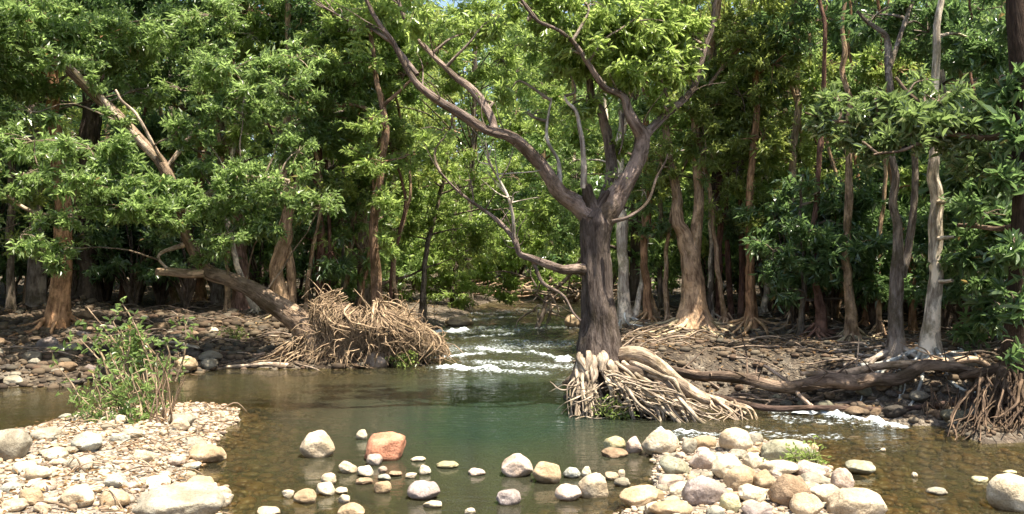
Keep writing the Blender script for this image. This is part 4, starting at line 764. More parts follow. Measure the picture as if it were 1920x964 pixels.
# ------------------------------------------------------------------ generic forest behind: prototypes, then copies in a loop
def proto_tree(name, H, cr, leaf, L, nleaf, col, low, seed):
    global rng; keep = rng; rng = np.random.default_rng(seed)
    root = empty(name, (0, 0, 0), 'x', 'tree'); T = Tubes(); sk = []
    a = rng.uniform(0, 6.28); bend = rng.uniform(0.1, 0.6)
    P = [(math.cos(a) * bend * t ** 2, math.sin(a) * bend * t ** 2, H * t * 0.92 - (0.3 if t == 0 else 0)) for t in np.linspace(0, 1, 7)]
    R = [0.115 * (1 - 0.75 * t) for t in np.linspace(0, 1, 7)]; R[0] *= 1.5
    sk.append(T.add(P, R, seg=9, n=34, lump=0.16, lobes=0.1))
    Lv = Leaves()
    nl = 24
    for k in range(nl):
        t = low + (1 - low) * ((k + .5) / nl); an = k * 2.4 + rng.uniform(-.4, .4); rad = cr * (1.0 - 0.55 * max(0, t - 0.55) / 0.45) * rng.uniform(0.35, 1.0)
        c = np.array([math.cos(an) * rad, math.sin(an) * rad, H * t]); s = sk[0][np.argmin(abs(sk[0][:, 2] - (H * t - rad * 0.35)))]
        T.add([s, (s + c) / 2 + [0, 0, -0.05], c], [0.05 * (1.1 - t) + 0.012, 0.02, 0.006], seg=5, n=8, wig=0.08)
        Lv.clump(c, (cr * .42, cr * .42, cr * .26), nleaf / nl, L, k=6, ratio=0.36, sprays=7, droop=0.35, upbias=0.6)
    T.build('trunk', M_BARK, root, col); Lv.build('crown', LF[leaf], root); rng = keep
    return root
def copy_tree(o, loc, rz, s, label, group):
    c = o.copy(); sc.collection.objects.link(c); c.location = loc; c.rotation_euler = (0, 0, rz); c.scale = (s, s, s); c['label'] = label; c['group'] = group
    for ch in o.children:
        d = ch.copy(); sc.collection.objects.link(d); d.parent = c
    return c
protos = [proto_tree('forest_tree', 8.5, 2.0, 'mid', 0.14, 13000, TAN, 0.22, 3), proto_tree('forest_tree', 9.5, 2.2, 'deep', 0.15, 13000, GREY, 0.28, 5),
          proto_tree('forest_tree', 8.0, 2.3, 'olive', 0.14, 13000, (0.3, 0.22, 0.16), 0.15, 8), proto_tree('forest_tree', 9.0, 2.1, 'fresh', 0.15, 13000, DARK, 0.12, 11)]
pts = []
def ok(x, y_, d): return all((x - a) ** 2 + (y_ - b) ** 2 > d * d for a, b in pts)
def in_creek(x, y_):
    _, d = terrain(np.array([x]), np.array([y_])); return d['s'][0] < 0.5 or d['a'][0] > 0 or d['d'][0] > 0
cand = []
tries = 0
while len(cand) < 84 and tries < 9000:
    tries += 1
    y_ = rng.uniform(15.5, 62) if rng.random() < 0.8 else rng.uniform(15.5, 30); lim = 0.62 * y_ + 2.5; x = rng.uniform(-lim, lim)
    if ok(x, y_, 1.75 + y_ * 0.035) and not in_creek(x, y_): pts.append((x, y_)); cand.append((x, y_))
for x, y_ in [(-8.6, 9.5), (-9.2, 12.5), (-11, 6.5), (-12, 15), (-10.5, 2.5), (8.6, 10.5), (9.2, 13.5), (8.4, 7.2), (10.8, 5), (11.5, 9), (-8.3, 15.5), (7.5, 15.5)]: cand.append((x, y_))
def where(x, y_):
    px = CX + x * F / y_
    s = 'at the far left' if px < 250 else 'left of the root mound' if px < 560 else 'above the root mound' if px < 800 else 'beyond the upstream bend' if px < 1080 else 'behind the big creek tree' if px < 1250 else 'behind the buttressed trunk' if px < 1480 else 'behind the bright leafy bough' if px < 1800 else 'at the far right'
    dz = 'front rank' if y_ < 20 else 'middle rank' if y_ < 32 else 'back rank' if y_ < 46 else 'farthest rank'
    return s, dz
KIND = ['mid-green tree with tan stem', 'dark-leaved tree with grey stem', 'olive-leaved tree with brown stem', 'bright-leaved tree with blackish stem']
for i, (x, y_) in enumerate(cand):
    k = int(rng.integers(0, 4)); s, dz = where(x, y_)
    if y_ > 26 and abs(x) < 3: k = 0
    o = copy_tree(protos[k], (x, y_, gz(x, y_) - 0.05), rng.uniform(0, 6.28), rng.uniform(0.85, 1.1) * (1 + max(0, y_ - 22) * 0.012), f'{KIND[k]}, {dz} {s}', 'trees of the forest behind the creek')
for p in protos:
    for ch in list(p.children): bpy.data.objects.remove(ch)
    bpy.data.objects.remove(p)

ORD = ['leftmost', 'second-from-left', 'third-from-left', 'fourth-from-left', 'fifth-from-left', 'sixth-from-left', 'seventh-from-left', 'eighth-from-left']
def unique_labels(objs):
    by = {}
    for o in objs: by.setdefault(o['label'], []).append(o)
    for lab, os_ in by.items():
        if len(os_) > 1:
            os_.sort(key=lambda o: o.location.x / max(o.location.y, 1))
            for k, o in enumerate(os_):
                if k < len(ORD): o['label'] = ORD[k] + ' ' + lab
unique_labels(sl); unique_labels([o for o in sc.objects if o.get('group') == 'trees of the forest behind the creek'])
# far wood closing the view
def far_wood():
    Lv = Leaves()
    for k in range(230):
        a = rng.uniform(-0.85, 0.85); d = rng.uniform(66, 84); x, y_ = math.sin(a) * d, math.cos(a) * d; z = gz(x, y_)
        Lv.clump((x, y_, z + rng.uniform(1, 11)), (3.4, 2.4, 3.0), 500, 0.42, k=6, ratio=0.5, sprays=10)
    tag(Lv.build('distant_wood', LF['deep']), 'dense far-off wood closing the view behind the trees', 'wood', None, 'stuff')
far_wood()
# ------------------------------------------------------------------ shrubs
def shrub_mesh(H, R, leaf, L, n, seed, ratio=0.34, dry=0):
    global rng; keep = rng; rng = np.random.default_rng(seed); T = Tubes(); Lv = Leaves()
    for k in range(11):
        a = rng.uniform(0, 6.28); r = R * rng.uniform(0.3, 1); e = np.array([math.cos(a) * r, math.sin(a) * r, H * rng.uniform(0.35, 1)])
        T.add([(0, 0, -0.1), e * [0.3, 0.3, 0.5], e], [0.018 * H, 0.01 * H, 0.004], seg=4, n=9, wig=0.06)
        Lv.clump(e, (R * .45, R * .45, H * .2), n / 11, L, k=6, ratio=ratio, sprays=6)
    rng = keep; return T, Lv, leaf
shp = []
for nm, H, R, lf, L, n, sd_ in [('s', 2.4, 1.1, 'deep', 0.15, 4200, 21), ('s', 1.7, 1.0, 'mid', 0.13, 3800, 22), ('s', 3.0, 1.2, 'deep', 0.17, 4600, 23), ('s', 2.2, 1.3, 'fresh', 0.14, 4500, 24)]:
    T, Lv, lf = shrub_mesh(H, R, lf, L, n, sd_); r_ = empty('shrub', (0, 0, 0), 'x', 'shrub'); T.build('stems', M_BARK, r_, (0.16, 0.12, 0.09)); Lv.build('foliage', LF[lf], r_); shp.append(r_)
SK = ['broad dark green shrub', 'rounded mid-green shrub', 'tall dark shrub with long leaves', 'bright green bush']
SH = [(900, 560, 27.5, 3, .9), (960, 560, 28.5, 3, 1.0), (1010, 560, 27.6, 3, .9), (1060, 560, 29, 3, 1.1), (1100, 560, 25.5, 3, .8), (1130, 560, 22, 3, .7), (830, 570, 26, 3, .8), (780, 570, 24, 3, .7), (1180, 560, 19, 3, .6), (20, 560, 16.4, 2, .8), (80, 560, 17.5, 0, 1.0), (140, 560, 16.2, 2, .7), (200, 560, 17.3, 0, 1.0), (250, 560, 16, 2, .8), (300, 560, 17, 0, .9), (350, 560, 15.8, 2, .75), (410, 560, 17.6, 0, 1.0), (490, 560, 17.2, 0, .9), (-40, 560, 15.6, 2, .9), (1340, 560, 15.6, 0, .7), (1400, 560, 16, 2, .8), (1480, 560, 15.2, 0, .8), (1540, 560, 14.6, 2, .8), (1620, 560, 14, 0, .8), (1700, 560, 13.6, 2, .8), (1770, 600, 11.8, 0, .7), (1440, 560, 13.5, 0, .75), (1490, 560, 12.6, 2, .62), (1560, 560, 12.3, 0, .75), (1640, 560, 12, 2, .62), (1810, 600, 10.8, 0, .75), (1870, 600, 10.2, 2, .6), (1790, 560, 12.5, 2, .9), (1330, 560, 17, 1, 1), (1240, 560, 18, 0, 1.0), (1020, 540, 27, 1, 1),  # deep shrubs at left and right added to darken bright gaps under the canopy
      (850, 545, 28.5, 3, 1.25), (790, 555, 25, 3, 1.05), (910, 540, 30, 3, 1.4), (740, 560, 21, 1, 1.2), (970, 540, 30, 1, 1.4), (820, 540, 34, 3, 1.8), (660, 560, 19, 1, .8), (620, 560, 18, 0, .8), (560, 560, 18, 1, 1.0), (470, 560, 21, 0, 1.1), (330, 560, 20, 2, 1.1),
      (260, 560, 18, 0, 1.0), (60, 560, 19, 2, 1.1), (180, 560, 22, 2, 1.2), (-60, 560, 17, 0, 1.2), (400, 560, 24, 2, 1.3), (1140, 540, 24, 0, 1.3), (1080, 540, 27, 2, 1.3), (1390, 560, 19, 2, 1.1), (1530, 560, 17, 2, 1.2), (1690, 560, 15, 2, 1.0), (1900, 560, 13, 2, 1), (1980, 600, 10, 0, 1.1),
      (1600, 560, 20, 0, 1.3), (1450, 560, 22, 2, 1.3), (1750, 560, 18, 0, 1.3), (1850, 560, 17, 2, 1.3), (700, 560, 25, 3, 1.1), (880, 540, 36, 1, 1.8), (1010, 540, 36, 0, 1.8), (500, 560, 28, 2, 1.5), (100, 560, 26, 0, 1.4), (290, 560, 29, 2, 1.5), (1200, 540, 30, 2, 1.6), (1300, 540, 27, 0, 1.5)]
for i, (px, _, Yc, k, s) in enumerate(SH):
    x = (px - CX) * Yc / F; a, dz = where(x, Yc)
    copy_tree(shp[k], (x, Yc, gz(x, Yc)), rng.uniform(0, 6.28), s, f'{SK[k]}, {dz} {a}', 'shrubs under the trees')
for p in shp:
    for ch in list(p.children): bpy.data.objects.remove(ch)
    bpy.data.objects.remove(p)
unique_labels([o for o in sc.objects if o.get('group') == 'shrubs under the trees'])
#==PART3==
# ------------------------------------------------------------------ logs and sticks
def log(label, pts, color, name='fallen_log', seg=14, wig=0.02, mat=None, lump=0.2, twigs=0):
    T = Tubes(); P, R = pxpath(pts); p = T.add(P, R, seg=seg, lump=lump, lobes=0.1 if seg > 9 else 0, wig=wig, cap=True)
    for k in range(twigs):
        j = rng.integers(3, len(p) - 3); d = rng.normal(size=3) * 0.16; d[2] = abs(d[2]); T.add([p[j], p[j] + d * .6, p[j] + d * 1.3 + rng.normal(size=3) * .04], [0.012, 0.008, 0.004], seg=5, n=8, wig=.02)
    o = T.build(name, mat or M_ROOT, None, color, origin=tuple(P[0])); tag(o, label, 'log' if name == 'fallen_log' else 'stick'); return o
log('long dark log bridging from the creek tree to the right-edge tree above the small rapid', [(1244, 690, 7, 9.2), (1300, 702, 9, 9.0), (1370, 707, 11, 8.85), (1450, 720, 12, 8.75), (1560, 717, 12.5, 8.6), (1640, 709, 12, 8.55), (1720, 700, 11, 8.5), (1800, 695, 9.5, 8.4), (1895, 704, 8, 8.3)], (0.16, 0.115, 0.083), twigs=22, wig=0.08, lump=0.34)
log('paler upper log lying on the long dark log below the twin trunk', [(1500, 700, 4, 8.75), (1580, 696, 6, 8.7), (1660, 686, 7, 8.65), (1740, 678, 8, 8.6), (1820, 674, 7, 8.5), (1870, 684, 5, 8.4)], (0.40, 0.29, 0.20), wig=0.06, lump=0.3, twigs=6)
log('thin dark pole low under the long log, just above the small rapid', [(1340, 742, 5, 8.5), (1440, 766, 6, 8.4), (1560, 764, 5, 8.35), (1680, 768, 5, 8.3), (1790, 752, 6, 8.2), (1920, 742, 6, 8.0)], (0.10, 0.065, 0.05), seg=8)
for lab, pts, c in [
    ('thin pale stick slanting under the left end of the long log', [(1432, 685, 3, 9.0), (1475, 715, 4, 8.9), (1500, 745, 4, 8.6), (1530, 765, 3, 8.4)], (0.4, 0.3, 0.22)),
    ('short straight stick hanging below the middle of the long log', [(1676, 724, 3, 8.9), (1690, 742, 3, 8.75), (1702, 760, 3, 8.6)], (0.36, 0.3, 0.22)),
    ('slanting stick poking into the foam of the small rapid', [(1580, 776, 2.5, 8.4), (1592, 790, 3, 8.2), (1604, 806, 2.5, 8.0)], (0.45, 0.42, 0.36)),
    ('long pale stick at the water line left of the root mound', [(424, 688, 3, 11.9), (480, 684, 4, 12), (540, 686, 5, 12)], (0.5, 0.4, 0.3)),
    ('brown stick lying at the left foot of the mound', [(440, 676, 3, 12.2), (500, 664, 4, 12.4), (560, 676, 3, 12.3)], (0.4, 0.28, 0.2)),
    ('bleached forked stick near the leafy plant on the far bank', [(300, 640, 3, 12.4), (345, 645, 4, 12.3), (372, 652, 3, 12.2)], (0.5, 0.43, 0.33)),
    ('thin stick dipping from the dark stone into the water', [(766, 938, 1.6, 5.6), (775, 950, 1.5, 5.5), (792, 958, 1.4, 5.42)], (0.45, 0.37, 0.25))]:
    log(lab, pts, c, 'stick', 7, 0.02)

# ------------------------------------------------------------------ stones
def ico(sub):
    bm = bmesh.new(); bmesh.ops.create_icosphere(bm, subdivisions=sub, radius=1)
    V = np.array([v.co[:] for v in bm.verts]); Fc = np.array([[v.index for v in f_.verts] for f_ in bm.faces]); bm.free(); return V, Fc
IV, IF = ico(4)
def stone_shape(seed, angular):
    r = np.random.default_rng(seed); V = IV.copy(); n = V / np.linalg.norm(V, axis=1)[:, None]
    ncut = int(8 + 9 * angular); k = np.ones(len(V)) * 1.0
    for i in range(ncut):     # facets worn round
        d = r.normal(size=3); d /= np.linalg.norm(d); h = r.uniform(0.62, 0.90); c = n @ d
        k = np.minimum(k, np.where(c > 0.05, h / np.maximum(c, 0.05), 9))
    k = 1 - (1 - k) * (0.68 + 0.30 * angular)
    V = n * k[:, None]
    V = V * (1 + (0.09 + 0.05 * angular) * fbm(n * 1.2 + seed * 3.1, 2)[:, None] + 0.03 * fbm(n * 4 + seed, 3)[:, None])
    V /= np.abs(V).max(0)
    me = bpy.data.meshes.new('river_stone'); me.from_pydata(V.tolist(), [], IF.tolist()); me.polygons.foreach_set('use_smooth', np.ones(len(IF), bool)); me.materials.append(M_STONE); return me
ROUND = [stone_shape(100 + i, 0.1 + 0.05 * i) for i in range(8)]; ANG = [stone_shape(200 + i, 0.65 + 0.05 * i) for i in range(7)]
SC = dict(cream=(0.46, 0.38, 0.27), white=(0.52, 0.45, 0.335), pink=(0.45, 0.36, 0.295), mauve=(0.31, 0.26, 0.24), salmon=(0.50, 0.23, 0.14), tan=(0.40, 0.30, 0.19), grey=(0.27, 0.245, 0.19), green=(0.29, 0.28, 0.20),
          brown=(0.27, 0.19, 0.12), blue=(0.35, 0.35, 0.295), yellow=(0.46, 0.42, 0.25), dark=(0.10, 0.085, 0.07))
sid = [0]
def stone(px, py, wpx, hpx, col, label, ang=0.3, tilt=0.0, group=None, rz=None, P=None, name='river_stone', depth=None, sink=0.22):
    sid[0] += 1
    g = hit(px, py + hpx * 0.30) if P is None else np.array(P)
    Yc = g[1] if P is None else g[1]; wd = wpx * Yc / F if P is None else wpx; hh = hpx * Yc / F * 1.02 if P is None else hpx
    me = (ANG if ang > 0.5 else ROUND)[(sid[0] * 5) % (7 if ang > 0.5 else 8)]
    dp = depth or rng.uniform(0.7, 0.95)
    hh2 = math.sqrt(max(hh ** 2 - (0.2 * wd * dp) ** 2, (0.28 * wd) ** 2))
    H = hh2 / (1 - sink)
    o = bpy.data.objects.new(name, me); sc.collection.objects.link(o)
    o.location = (g[0], g[1] + (wd * dp * 0.1 if P is None else 0), g[2] - sink * H + H / 2 + (0 if P is None else 0))
    o.scale = (wd / 2, wd * dp / 2, H / 2); o.rotation_euler = (rng.uniform(-.08, .08), tilt, rng.choice([0, math.pi]) + rng.uniform(-.25, .25) if rz is None else rz)
    c = SC[col]; j = rng.uniform(0.92, 1.08); o.color = (c[0] * j, c[1] * j, c[2] * j, 1)
    tag(o, label, 'stone', group); return o
ST = [
 (595, 842, 66, 48, 'cream', 'large pale ridged stone alone in the water, left of the salmon boulder', .3), (679, 818, 24, 18, 'white', 'small white stone just behind the salmon boulder', .3), (724, 846, 82, 52, 'salmon', 'large salmon-red boulder in the shallow water', .2),
 (703, 865, 34, 23, 'pink', 'pale rounded stone touching the front of the salmon boulder', .2), (652, 881, 36, 22, 'cream', 'cream stone at the left end of the row below the salmon boulder', .6), (686, 886, 36, 20, 'white', 'flat white stone in front of the salmon boulder beside the cream one', .3),
 (717, 883, 18, 13, 'pink', 'tiny pinkish pebble between two white stones below the salmon boulder', .3), (719, 897, 28, 11, 'blue', 'thin bluish-white stone below the salmon boulder', .3), (784, 863, 30, 8, 'cream', 'thin flat cream stone right of the salmon boulder', .3), (795, 885, 26, 17, 'white', 'round white stone right of and below the salmon boulder', .2),
 (771, 893, 24, 10, 'cream', 'small cream pebble touching the round white stone', .4), (740, 889, 28, 10, 'brown', 'low brownish stone between the white stones', .4), (617, 903, 32, 22, 'cream', 'upper stone of the pale pile in the lower left water', .3), (612, 921, 40, 24, 'white', 'broad white stone under the top of the pale pile', .5),
 (641, 922, 26, 13, 'cream', 'right-hand pebble of the pale pile in the lower left water', .4), (646, 939, 26, 16, 'cream', 'low cream stone in front of the pale pile', .3), (540, 929, 23, 17, 'white', 'small white stone at the left end of the pale pile', .6), (574, 935, 50, 25, 'tan', 'wide flat-topped tan stone left of the pale pile', .3),
 (502, 961, 44, 16, 'cream', 'cream stone cut by the bottom edge, left of the pale pile', .3), (658, 962, 50, 26, 'tan', 'pointed tan stone at the bottom edge below the pale pile', .7), (716, 917, 36, 22, 'tan', 'tan stone standing between the pale pile and the speckled stone', .5), (680, 905, 38, 11, 'brown', 'low wet brown stone in the gap left of the tan one', .3),
 (795, 925, 64, 34, 'mauve', 'speckled mauve-white stone with a dark underside', .4), (812, 948, 40, 10, 'white', 'thin white slab in front of the speckled mauve stone', .2), (838, 875, 44, 9, 'yellow', 'thin yellowish stone awash left of the pair of pink boulders', .3), (892, 887, 36, 13, 'pink', 'flat pink stone awash left of the pair of pink boulders', .2),
 (970, 881, 60, 40, 'pink', 'left of the two pinkish boulders at the middle bottom', .6), (1024, 893, 60, 40, 'tan', 'right of the two pinkish boulders at the middle bottom', .3), (951, 936, 52, 28, 'mauve', 'rounded mauve stone alone at the bottom middle', .2), (880, 963, 24, 12, 'white', 'white pebble cut by the bottom edge left of the mauve stone', .2),
 (1066, 929, 52, 30, 'pink', 'pale pink stone below the pair of pinkish boulders', .5), (1113, 918, 62, 46, 'cream', 'angular cream stone with a pointed top, right of the pale pink one', .8), (1072, 890, 34, 20, 'blue', 'bluish-grey stone behind the angular cream stone', .3), (1100, 889, 20, 20, 'white', 'small upright white stone behind the angular cream stone', .2),
 (1147, 895, 28, 16, 'tan', 'small tan stone right of the angular cream stone', .4), (1166, 891, 16, 17, 'cream', 'small upright cream pebble beside the gravel bar', .3), (1168, 908, 34, 16, 'grey', 'low grey stone in front of the upright pebble', .3), (1198, 936, 76, 40, 'tan', 'flat slanting tan slab left of the stone bar', .7),
 (1152, 838, 44, 28, 'yellow', 'yellowish-white stone at the left tip of the stone row under the creek tree', .3), (1189, 840, 34, 30, 'pink', 'pale stone between the yellowish one and the big round white one', .3), (1240, 836, 74, 46, 'white', 'big round white boulder at the back of the stone bar', .15), (1152, 853, 54, 12, 'brown', 'flat wet brown stone below the yellowish-white one', .2),
 (1294, 841, 32, 28, 'grey', 'round grey stone right of the big white boulder', .15), (1322, 833, 54, 26, 'tan', 'long tan stone behind the round grey one', .2), (1384, 832, 68, 42, 'cream', 'big cream boulder with brown veins at the back of the stone bar', .15), (1472, 852, 112, 40, 'green', 'long flat grey-green slab with herbs at its right end', .15),
 (1266, 881, 64, 40, 'green', 'grey-green mottled stone at the left side of the stone bar', .6), (1320, 868, 54, 36, 'pink', 'pinkish-white stone in the middle of the back row of the bar', .4), (1366, 882, 64, 42, 'white', 'whitish boulder over a dark hollow in the stone bar', .2), (1412, 869, 38, 28, 'white', 'bright white stone in front of the veined cream boulder', .3),
 (1260, 906, 52, 24, 'pink', 'low pink stone at the left water line of the bar', .4), (1243, 919, 28, 18, 'grey', 'small grey pebble at the left water line of the bar', .2), (1298, 906, 26, 24, 'tan', 'small tan rounded stone left of the mottled oblong boulder', .2), (1322, 930, 100, 50, 'mauve', 'large mottled oblong boulder leaning down to the left', .3, -0.32),
 (1390, 906, 68, 46, 'tan', 'smooth tan boulder right of the dark hollow', .2), (1434, 908, 56, 36, 'tan', 'smaller tan stone between the smooth tan boulder and the brown boulder', .3), (1482, 930, 80, 60, 'brown', 'big rounded brown boulder in the lower part of the bar', .1), (1412, 930, 62, 34, 'white', 'white wedge-shaped stone left of the big brown boulder', .7),
 (1424, 962, 60, 26, 'mauve', 'dark mauve stone cut by the bottom edge', .3), (1262, 956, 88, 28, 'tan', 'long tan stone under the mottled oblong boulder', .5), (1372, 950, 44, 34, 'yellow', 'yellowish stone between the oblong boulder and the mauve one', .4), (1340, 964, 40, 20, 'blue', 'bluish white stone at the bottom edge of the bar', .3),
 (1462, 882, 76, 28, 'white', 'long white stone in front of the grey-green slab', .4), (1226, 958, 40, 22, 'cream', 'cream stone at the bottom left corner of the bar', .3), (1520, 886, 72, 34, 'pink', 'pinkish stone under the green herbs', .6), (1526, 904, 64, 24, 'grey', 'grey stone below the herbs at the right side of the bar', .3),
 (1580, 905, 46, 40, 'pink', 'angular pinkish stone at the right water edge of the bar', .7), (1612, 879, 60, 26, 'green', 'smooth oval grey-green stone awash right of the bar', .1), (1907, 936, 96, 66, 'white', 'big grey-white boulder alone at the right edge', .15), (1602, 955, 124, 54, 'cream', 'big cream boulder filling the bottom right of the bar', .2),
 (1512, 955, 66, 44, 'cream', 'cream boulder at the bottom edge right of the brown one', .3), (1552, 930, 64, 32, 'white', 'white stone between the brown boulder and the angular pinkish one', .6), (1656, 845, 12, 7, 'white', 'tiny white pebble awash below the small rapid', .3), (1715, 893, 12, 9, 'white', 'lone tiny white pebble in the right shallows', .3),
 (1840, 901, 30, 9, 'yellow', 'thin pale stone awash in the right shallows', .3), (1895, 886, 24, 8, 'yellow', 'yellowish flat pebble above the big boulder at the right edge', .3), (1760, 925, 42, 9, 'grey', 'grey stone just under the surface in the right shallows', .2),
 (318, 952, 190, 62, 'grey', 'largest flat grey boulder at the bottom left', .2), (376, 912, 56, 30, 'tan', 'tan stone at the water edge behind the largest flat boulder', .4), (412, 941, 48, 30, 'white', 'pale slanting stone right of the largest flat boulder', .6), (145, 938, 66, 38, 'cream', 'rounded cream stone left of the pinkish-tan one at the bottom left', .3),
 (209, 941, 62, 34, 'tan', 'pinkish-tan stone touching the largest flat boulder', .4), (386, 855, 70, 34, 'tan', 'flat tan stone at the tip of the left gravel bar', .4), (16, 842, 84, 60, 'grey', 'large grey boulder at the left edge of the gravel bar', .2), (150, 876, 54, 26, 'grey', 'grey humped stone in the middle of the left bar', .3),
 (48, 882, 54, 26, 'blue', 'bluish-white stone near the left edge of the bar', .3), (165, 833, 60, 34, 'blue', 'pale bluish boulder at the foot of the leafy plant', .3), (215, 906, 46, 26, 'blue', 'small bluish stone behind the pinkish-tan one', .4), (330, 868, 36, 18, 'pink', 'pink pebble near the flat tan stone', .4),
 (104, 856, 52, 26, 'white', 'white stone left of the pale bluish boulder', .5), (268, 858, 40, 22, 'cream', 'cream stone right of the leafy plant', .3), (340, 790, 56, 26, 'grey', 'grey slab on the right part of the gravel spit', .3), (86, 820, 60, 26, 'grey', 'low grey stone at the back edge of the left bar', .2), (60, 936, 50, 34, 'tan', 'tan stone in the bottom left corner', .4),
 (345, 688, 46, 30, 'tan', 'pale stone with dry grass on the far bank left of the mound', .5), (707, 678, 48, 28, 'pink', 'pinkish stone at the foot of the root mound', .2), (22, 716, 40, 18, 'grey', 'pale stone at the far water edge, far left', .4), (398, 622, 22, 10, 'white', 'small bright stone in the dark under the leaning trunk', .4),
 (807, 664, 18, 50, 'yellow', 'upright pale slab against the right end of the root mound', .7), (1072, 606, 34, 26, 'tan', 'orange-tan rock upstream just left of the creek tree', .5), (858, 606, 60, 14, 'tan', 'flat sandy rock at the upstream bend', .4), (1056, 676, 20, 8, 'white', 'small pale rock awash beside the creek tree', .3)]
placed = []
for s in ST:
    o = stone(*s[:6], ang=s[6], tilt=s[7] if len(s) > 7 else 0.0); placed.append((o.location.x, o.location.y, o.scale.x))

# scattered stones that still show one by one
def scatter(n, region, wr, cols, label, group, marks, shade=1.0):
    k = 0; t = 0; made = []
    while k < n and t < n * 60:
        t += 1; px, py = region[0] + rng.random() * (region[2] - region[0]), region[1] + rng.random() * (region[3] - region[1])
        P = hit(px, py, water=True, lo=4.2); _, d = terrain(P[:1], P[1:2])
        if d['s'][0] < -0.02 or (len(region) > 4 and d[region[4]][0] < 0): continue
        wd = wr[0] + (wr[1] - wr[0]) * rng.random() ** 1.8
        if any((P[0] - a) ** 2 + (P[1] - b) ** 2 < (c * 0.75 + wd * .38) ** 2 for a, b, c in placed): continue
        placed.append((P[0], P[1], wd / 2)); col = cols[int(rng.integers(0, len(cols)))]
        lx = CX + P[0] * F / P[1]; ly = CY + (CH - P[2]) * F / P[1]; lm = min(marks, key=lambda m_: (m_[1] - lx) ** 2 + 3 * (m_[2] - ly) ** 2)
        dx, dy = lx - lm[1], 1.7 * (ly - lm[2]); rel = ('right of' if dx > 0 else 'left of') if abs(dx) > abs(dy) else ('in front of' if dy > 0 else 'behind')
        lb = f"{'larger' if wd > (wr[0] + wr[1]) / 2 else 'small'} {dict(dark='dark', blue='bluish', green='grey-green').get(col, col)} {label} {rel} the {lm[0]}"
        o = stone(0, 0, wd, wd * rng.uniform(0.4, 0.62), col, lb, ang=rng.choice([.2, .7]), group=group, P=P); made.append(o)
        if shade != 1: o.color = tuple(c * shade for c in o.color[:3]) + (1,)  # bank stones carry their shade in the colour
        k += 1
    unique_labels(made)
scatter(92, (-20, 770, 470, 964, 'a'), (0.06, 0.19), ['cream', 'tan', 'white', 'pink', 'grey', 'cream', 'blue'], 'pebble', 'small stones of the left gravel bar', [('largest flat boulder', 318, 948), ('big grey left edge boulder', 16, 842), ('grey humped stone', 150, 876), ('pale bluish boulder', 165, 833), ('flat tan tip stone', 386, 855), ('dry stalks', 295, 825), ('rounded bottom left stones', 177, 940), ('grey slab on the gravel spit', 340, 790), ('bluish stone near the left edge', 48, 882), ('pink pebble mid bar', 330, 868), ('small bluish stone', 215, 906), ('tan corner stone', 60, 936)])
scatter(64, (1180, 820, 1680, 964, 'd'), (0.06, 0.17), ['cream', 'white', 'pink', 'grey', 'tan'], 'filler stone', 'small stones of the right bar', [('big round white boulder', 1240, 836), ('veined cream boulder', 1384, 832), ('grey-green slab', 1472, 852), ('mottled oblong boulder', 1322, 930), ('big brown boulder', 1482, 930), ('angular pinkish stone', 1580, 905), ('smooth tan boulder', 1390, 906), ('long tan bottom stone', 1262, 956), ('big cream bottom right boulder', 1602, 955), ('dark hollow', 1340, 895)])
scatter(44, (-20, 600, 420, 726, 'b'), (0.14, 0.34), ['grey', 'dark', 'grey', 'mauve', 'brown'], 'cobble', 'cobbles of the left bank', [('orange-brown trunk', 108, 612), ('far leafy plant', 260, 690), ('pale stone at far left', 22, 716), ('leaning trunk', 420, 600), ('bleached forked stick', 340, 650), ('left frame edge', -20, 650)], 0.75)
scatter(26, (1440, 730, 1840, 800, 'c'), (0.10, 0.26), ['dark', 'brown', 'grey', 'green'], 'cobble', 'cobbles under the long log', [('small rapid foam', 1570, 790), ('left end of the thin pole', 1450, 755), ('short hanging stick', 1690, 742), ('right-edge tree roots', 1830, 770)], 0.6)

# gravel too small and too many to count: one object per bank kind
I1V, I1F = ico(2); I1n = np.array(I1V)
def gravel(name, n, reg, sz, zoff, label, color, water=False, cond=None):
    Vs = []; Fs = []; c = 0; pts_ = np.column_stack([rng.uniform(reg[0], reg[2], n * 3), rng.uniform(reg[1], reg[3], n * 3)])
    z, d = terrain(pts_[:, 0], pts_[:, 1]); m = cond(d, pts_, z); pts_ = pts_[m][:n]; z = z[m][:n]
    k = len(pts_); s = sz[0] + (sz[1] - sz[0]) * rng.random(k) ** 2.5; a = rng.uniform(0, 6.28, k); e = rng.uniform(.6, 1, k); hgt = rng.uniform(.35, .65, k)
    variants = []
    for q in range(12):
        V = I1V * (1 + 0.16 * fbm(I1V * 1.2 + q * 7.3, 2)[:, None]); V = np.clip(V, -0.86, 0.86); variants.append(V)
    B = np.array(variants)[rng.integers(0, 12, k)] * np.stack([s / 2, s * e / 2, s * hgt / 2], -1)[:, None]
    ca, sa = np.cos(a)[:, None], np.sin(a)[:, None]; x = B[..., 0] * ca - B[..., 1] * sa; y_ = B[..., 0] * sa + B[..., 1] * ca
    V = np.stack([x + pts_[:, :1], y_ + pts_[:, 1:2], B[..., 2] + (z + s * hgt * zoff)[:, None]], -1).reshape(-1, 3)
    Fc = (I1F[None] + (np.arange(k) * len(I1V))[:, None, None]).reshape(-1, 3)
    o = mesh_obj(name, V, Fc, M_GRAVEL, None, True, vattr={'rnd': np.repeat(rng.random(k), len(I1V))}, color=color); tag(o, label, 'gravel', None, 'stuff')
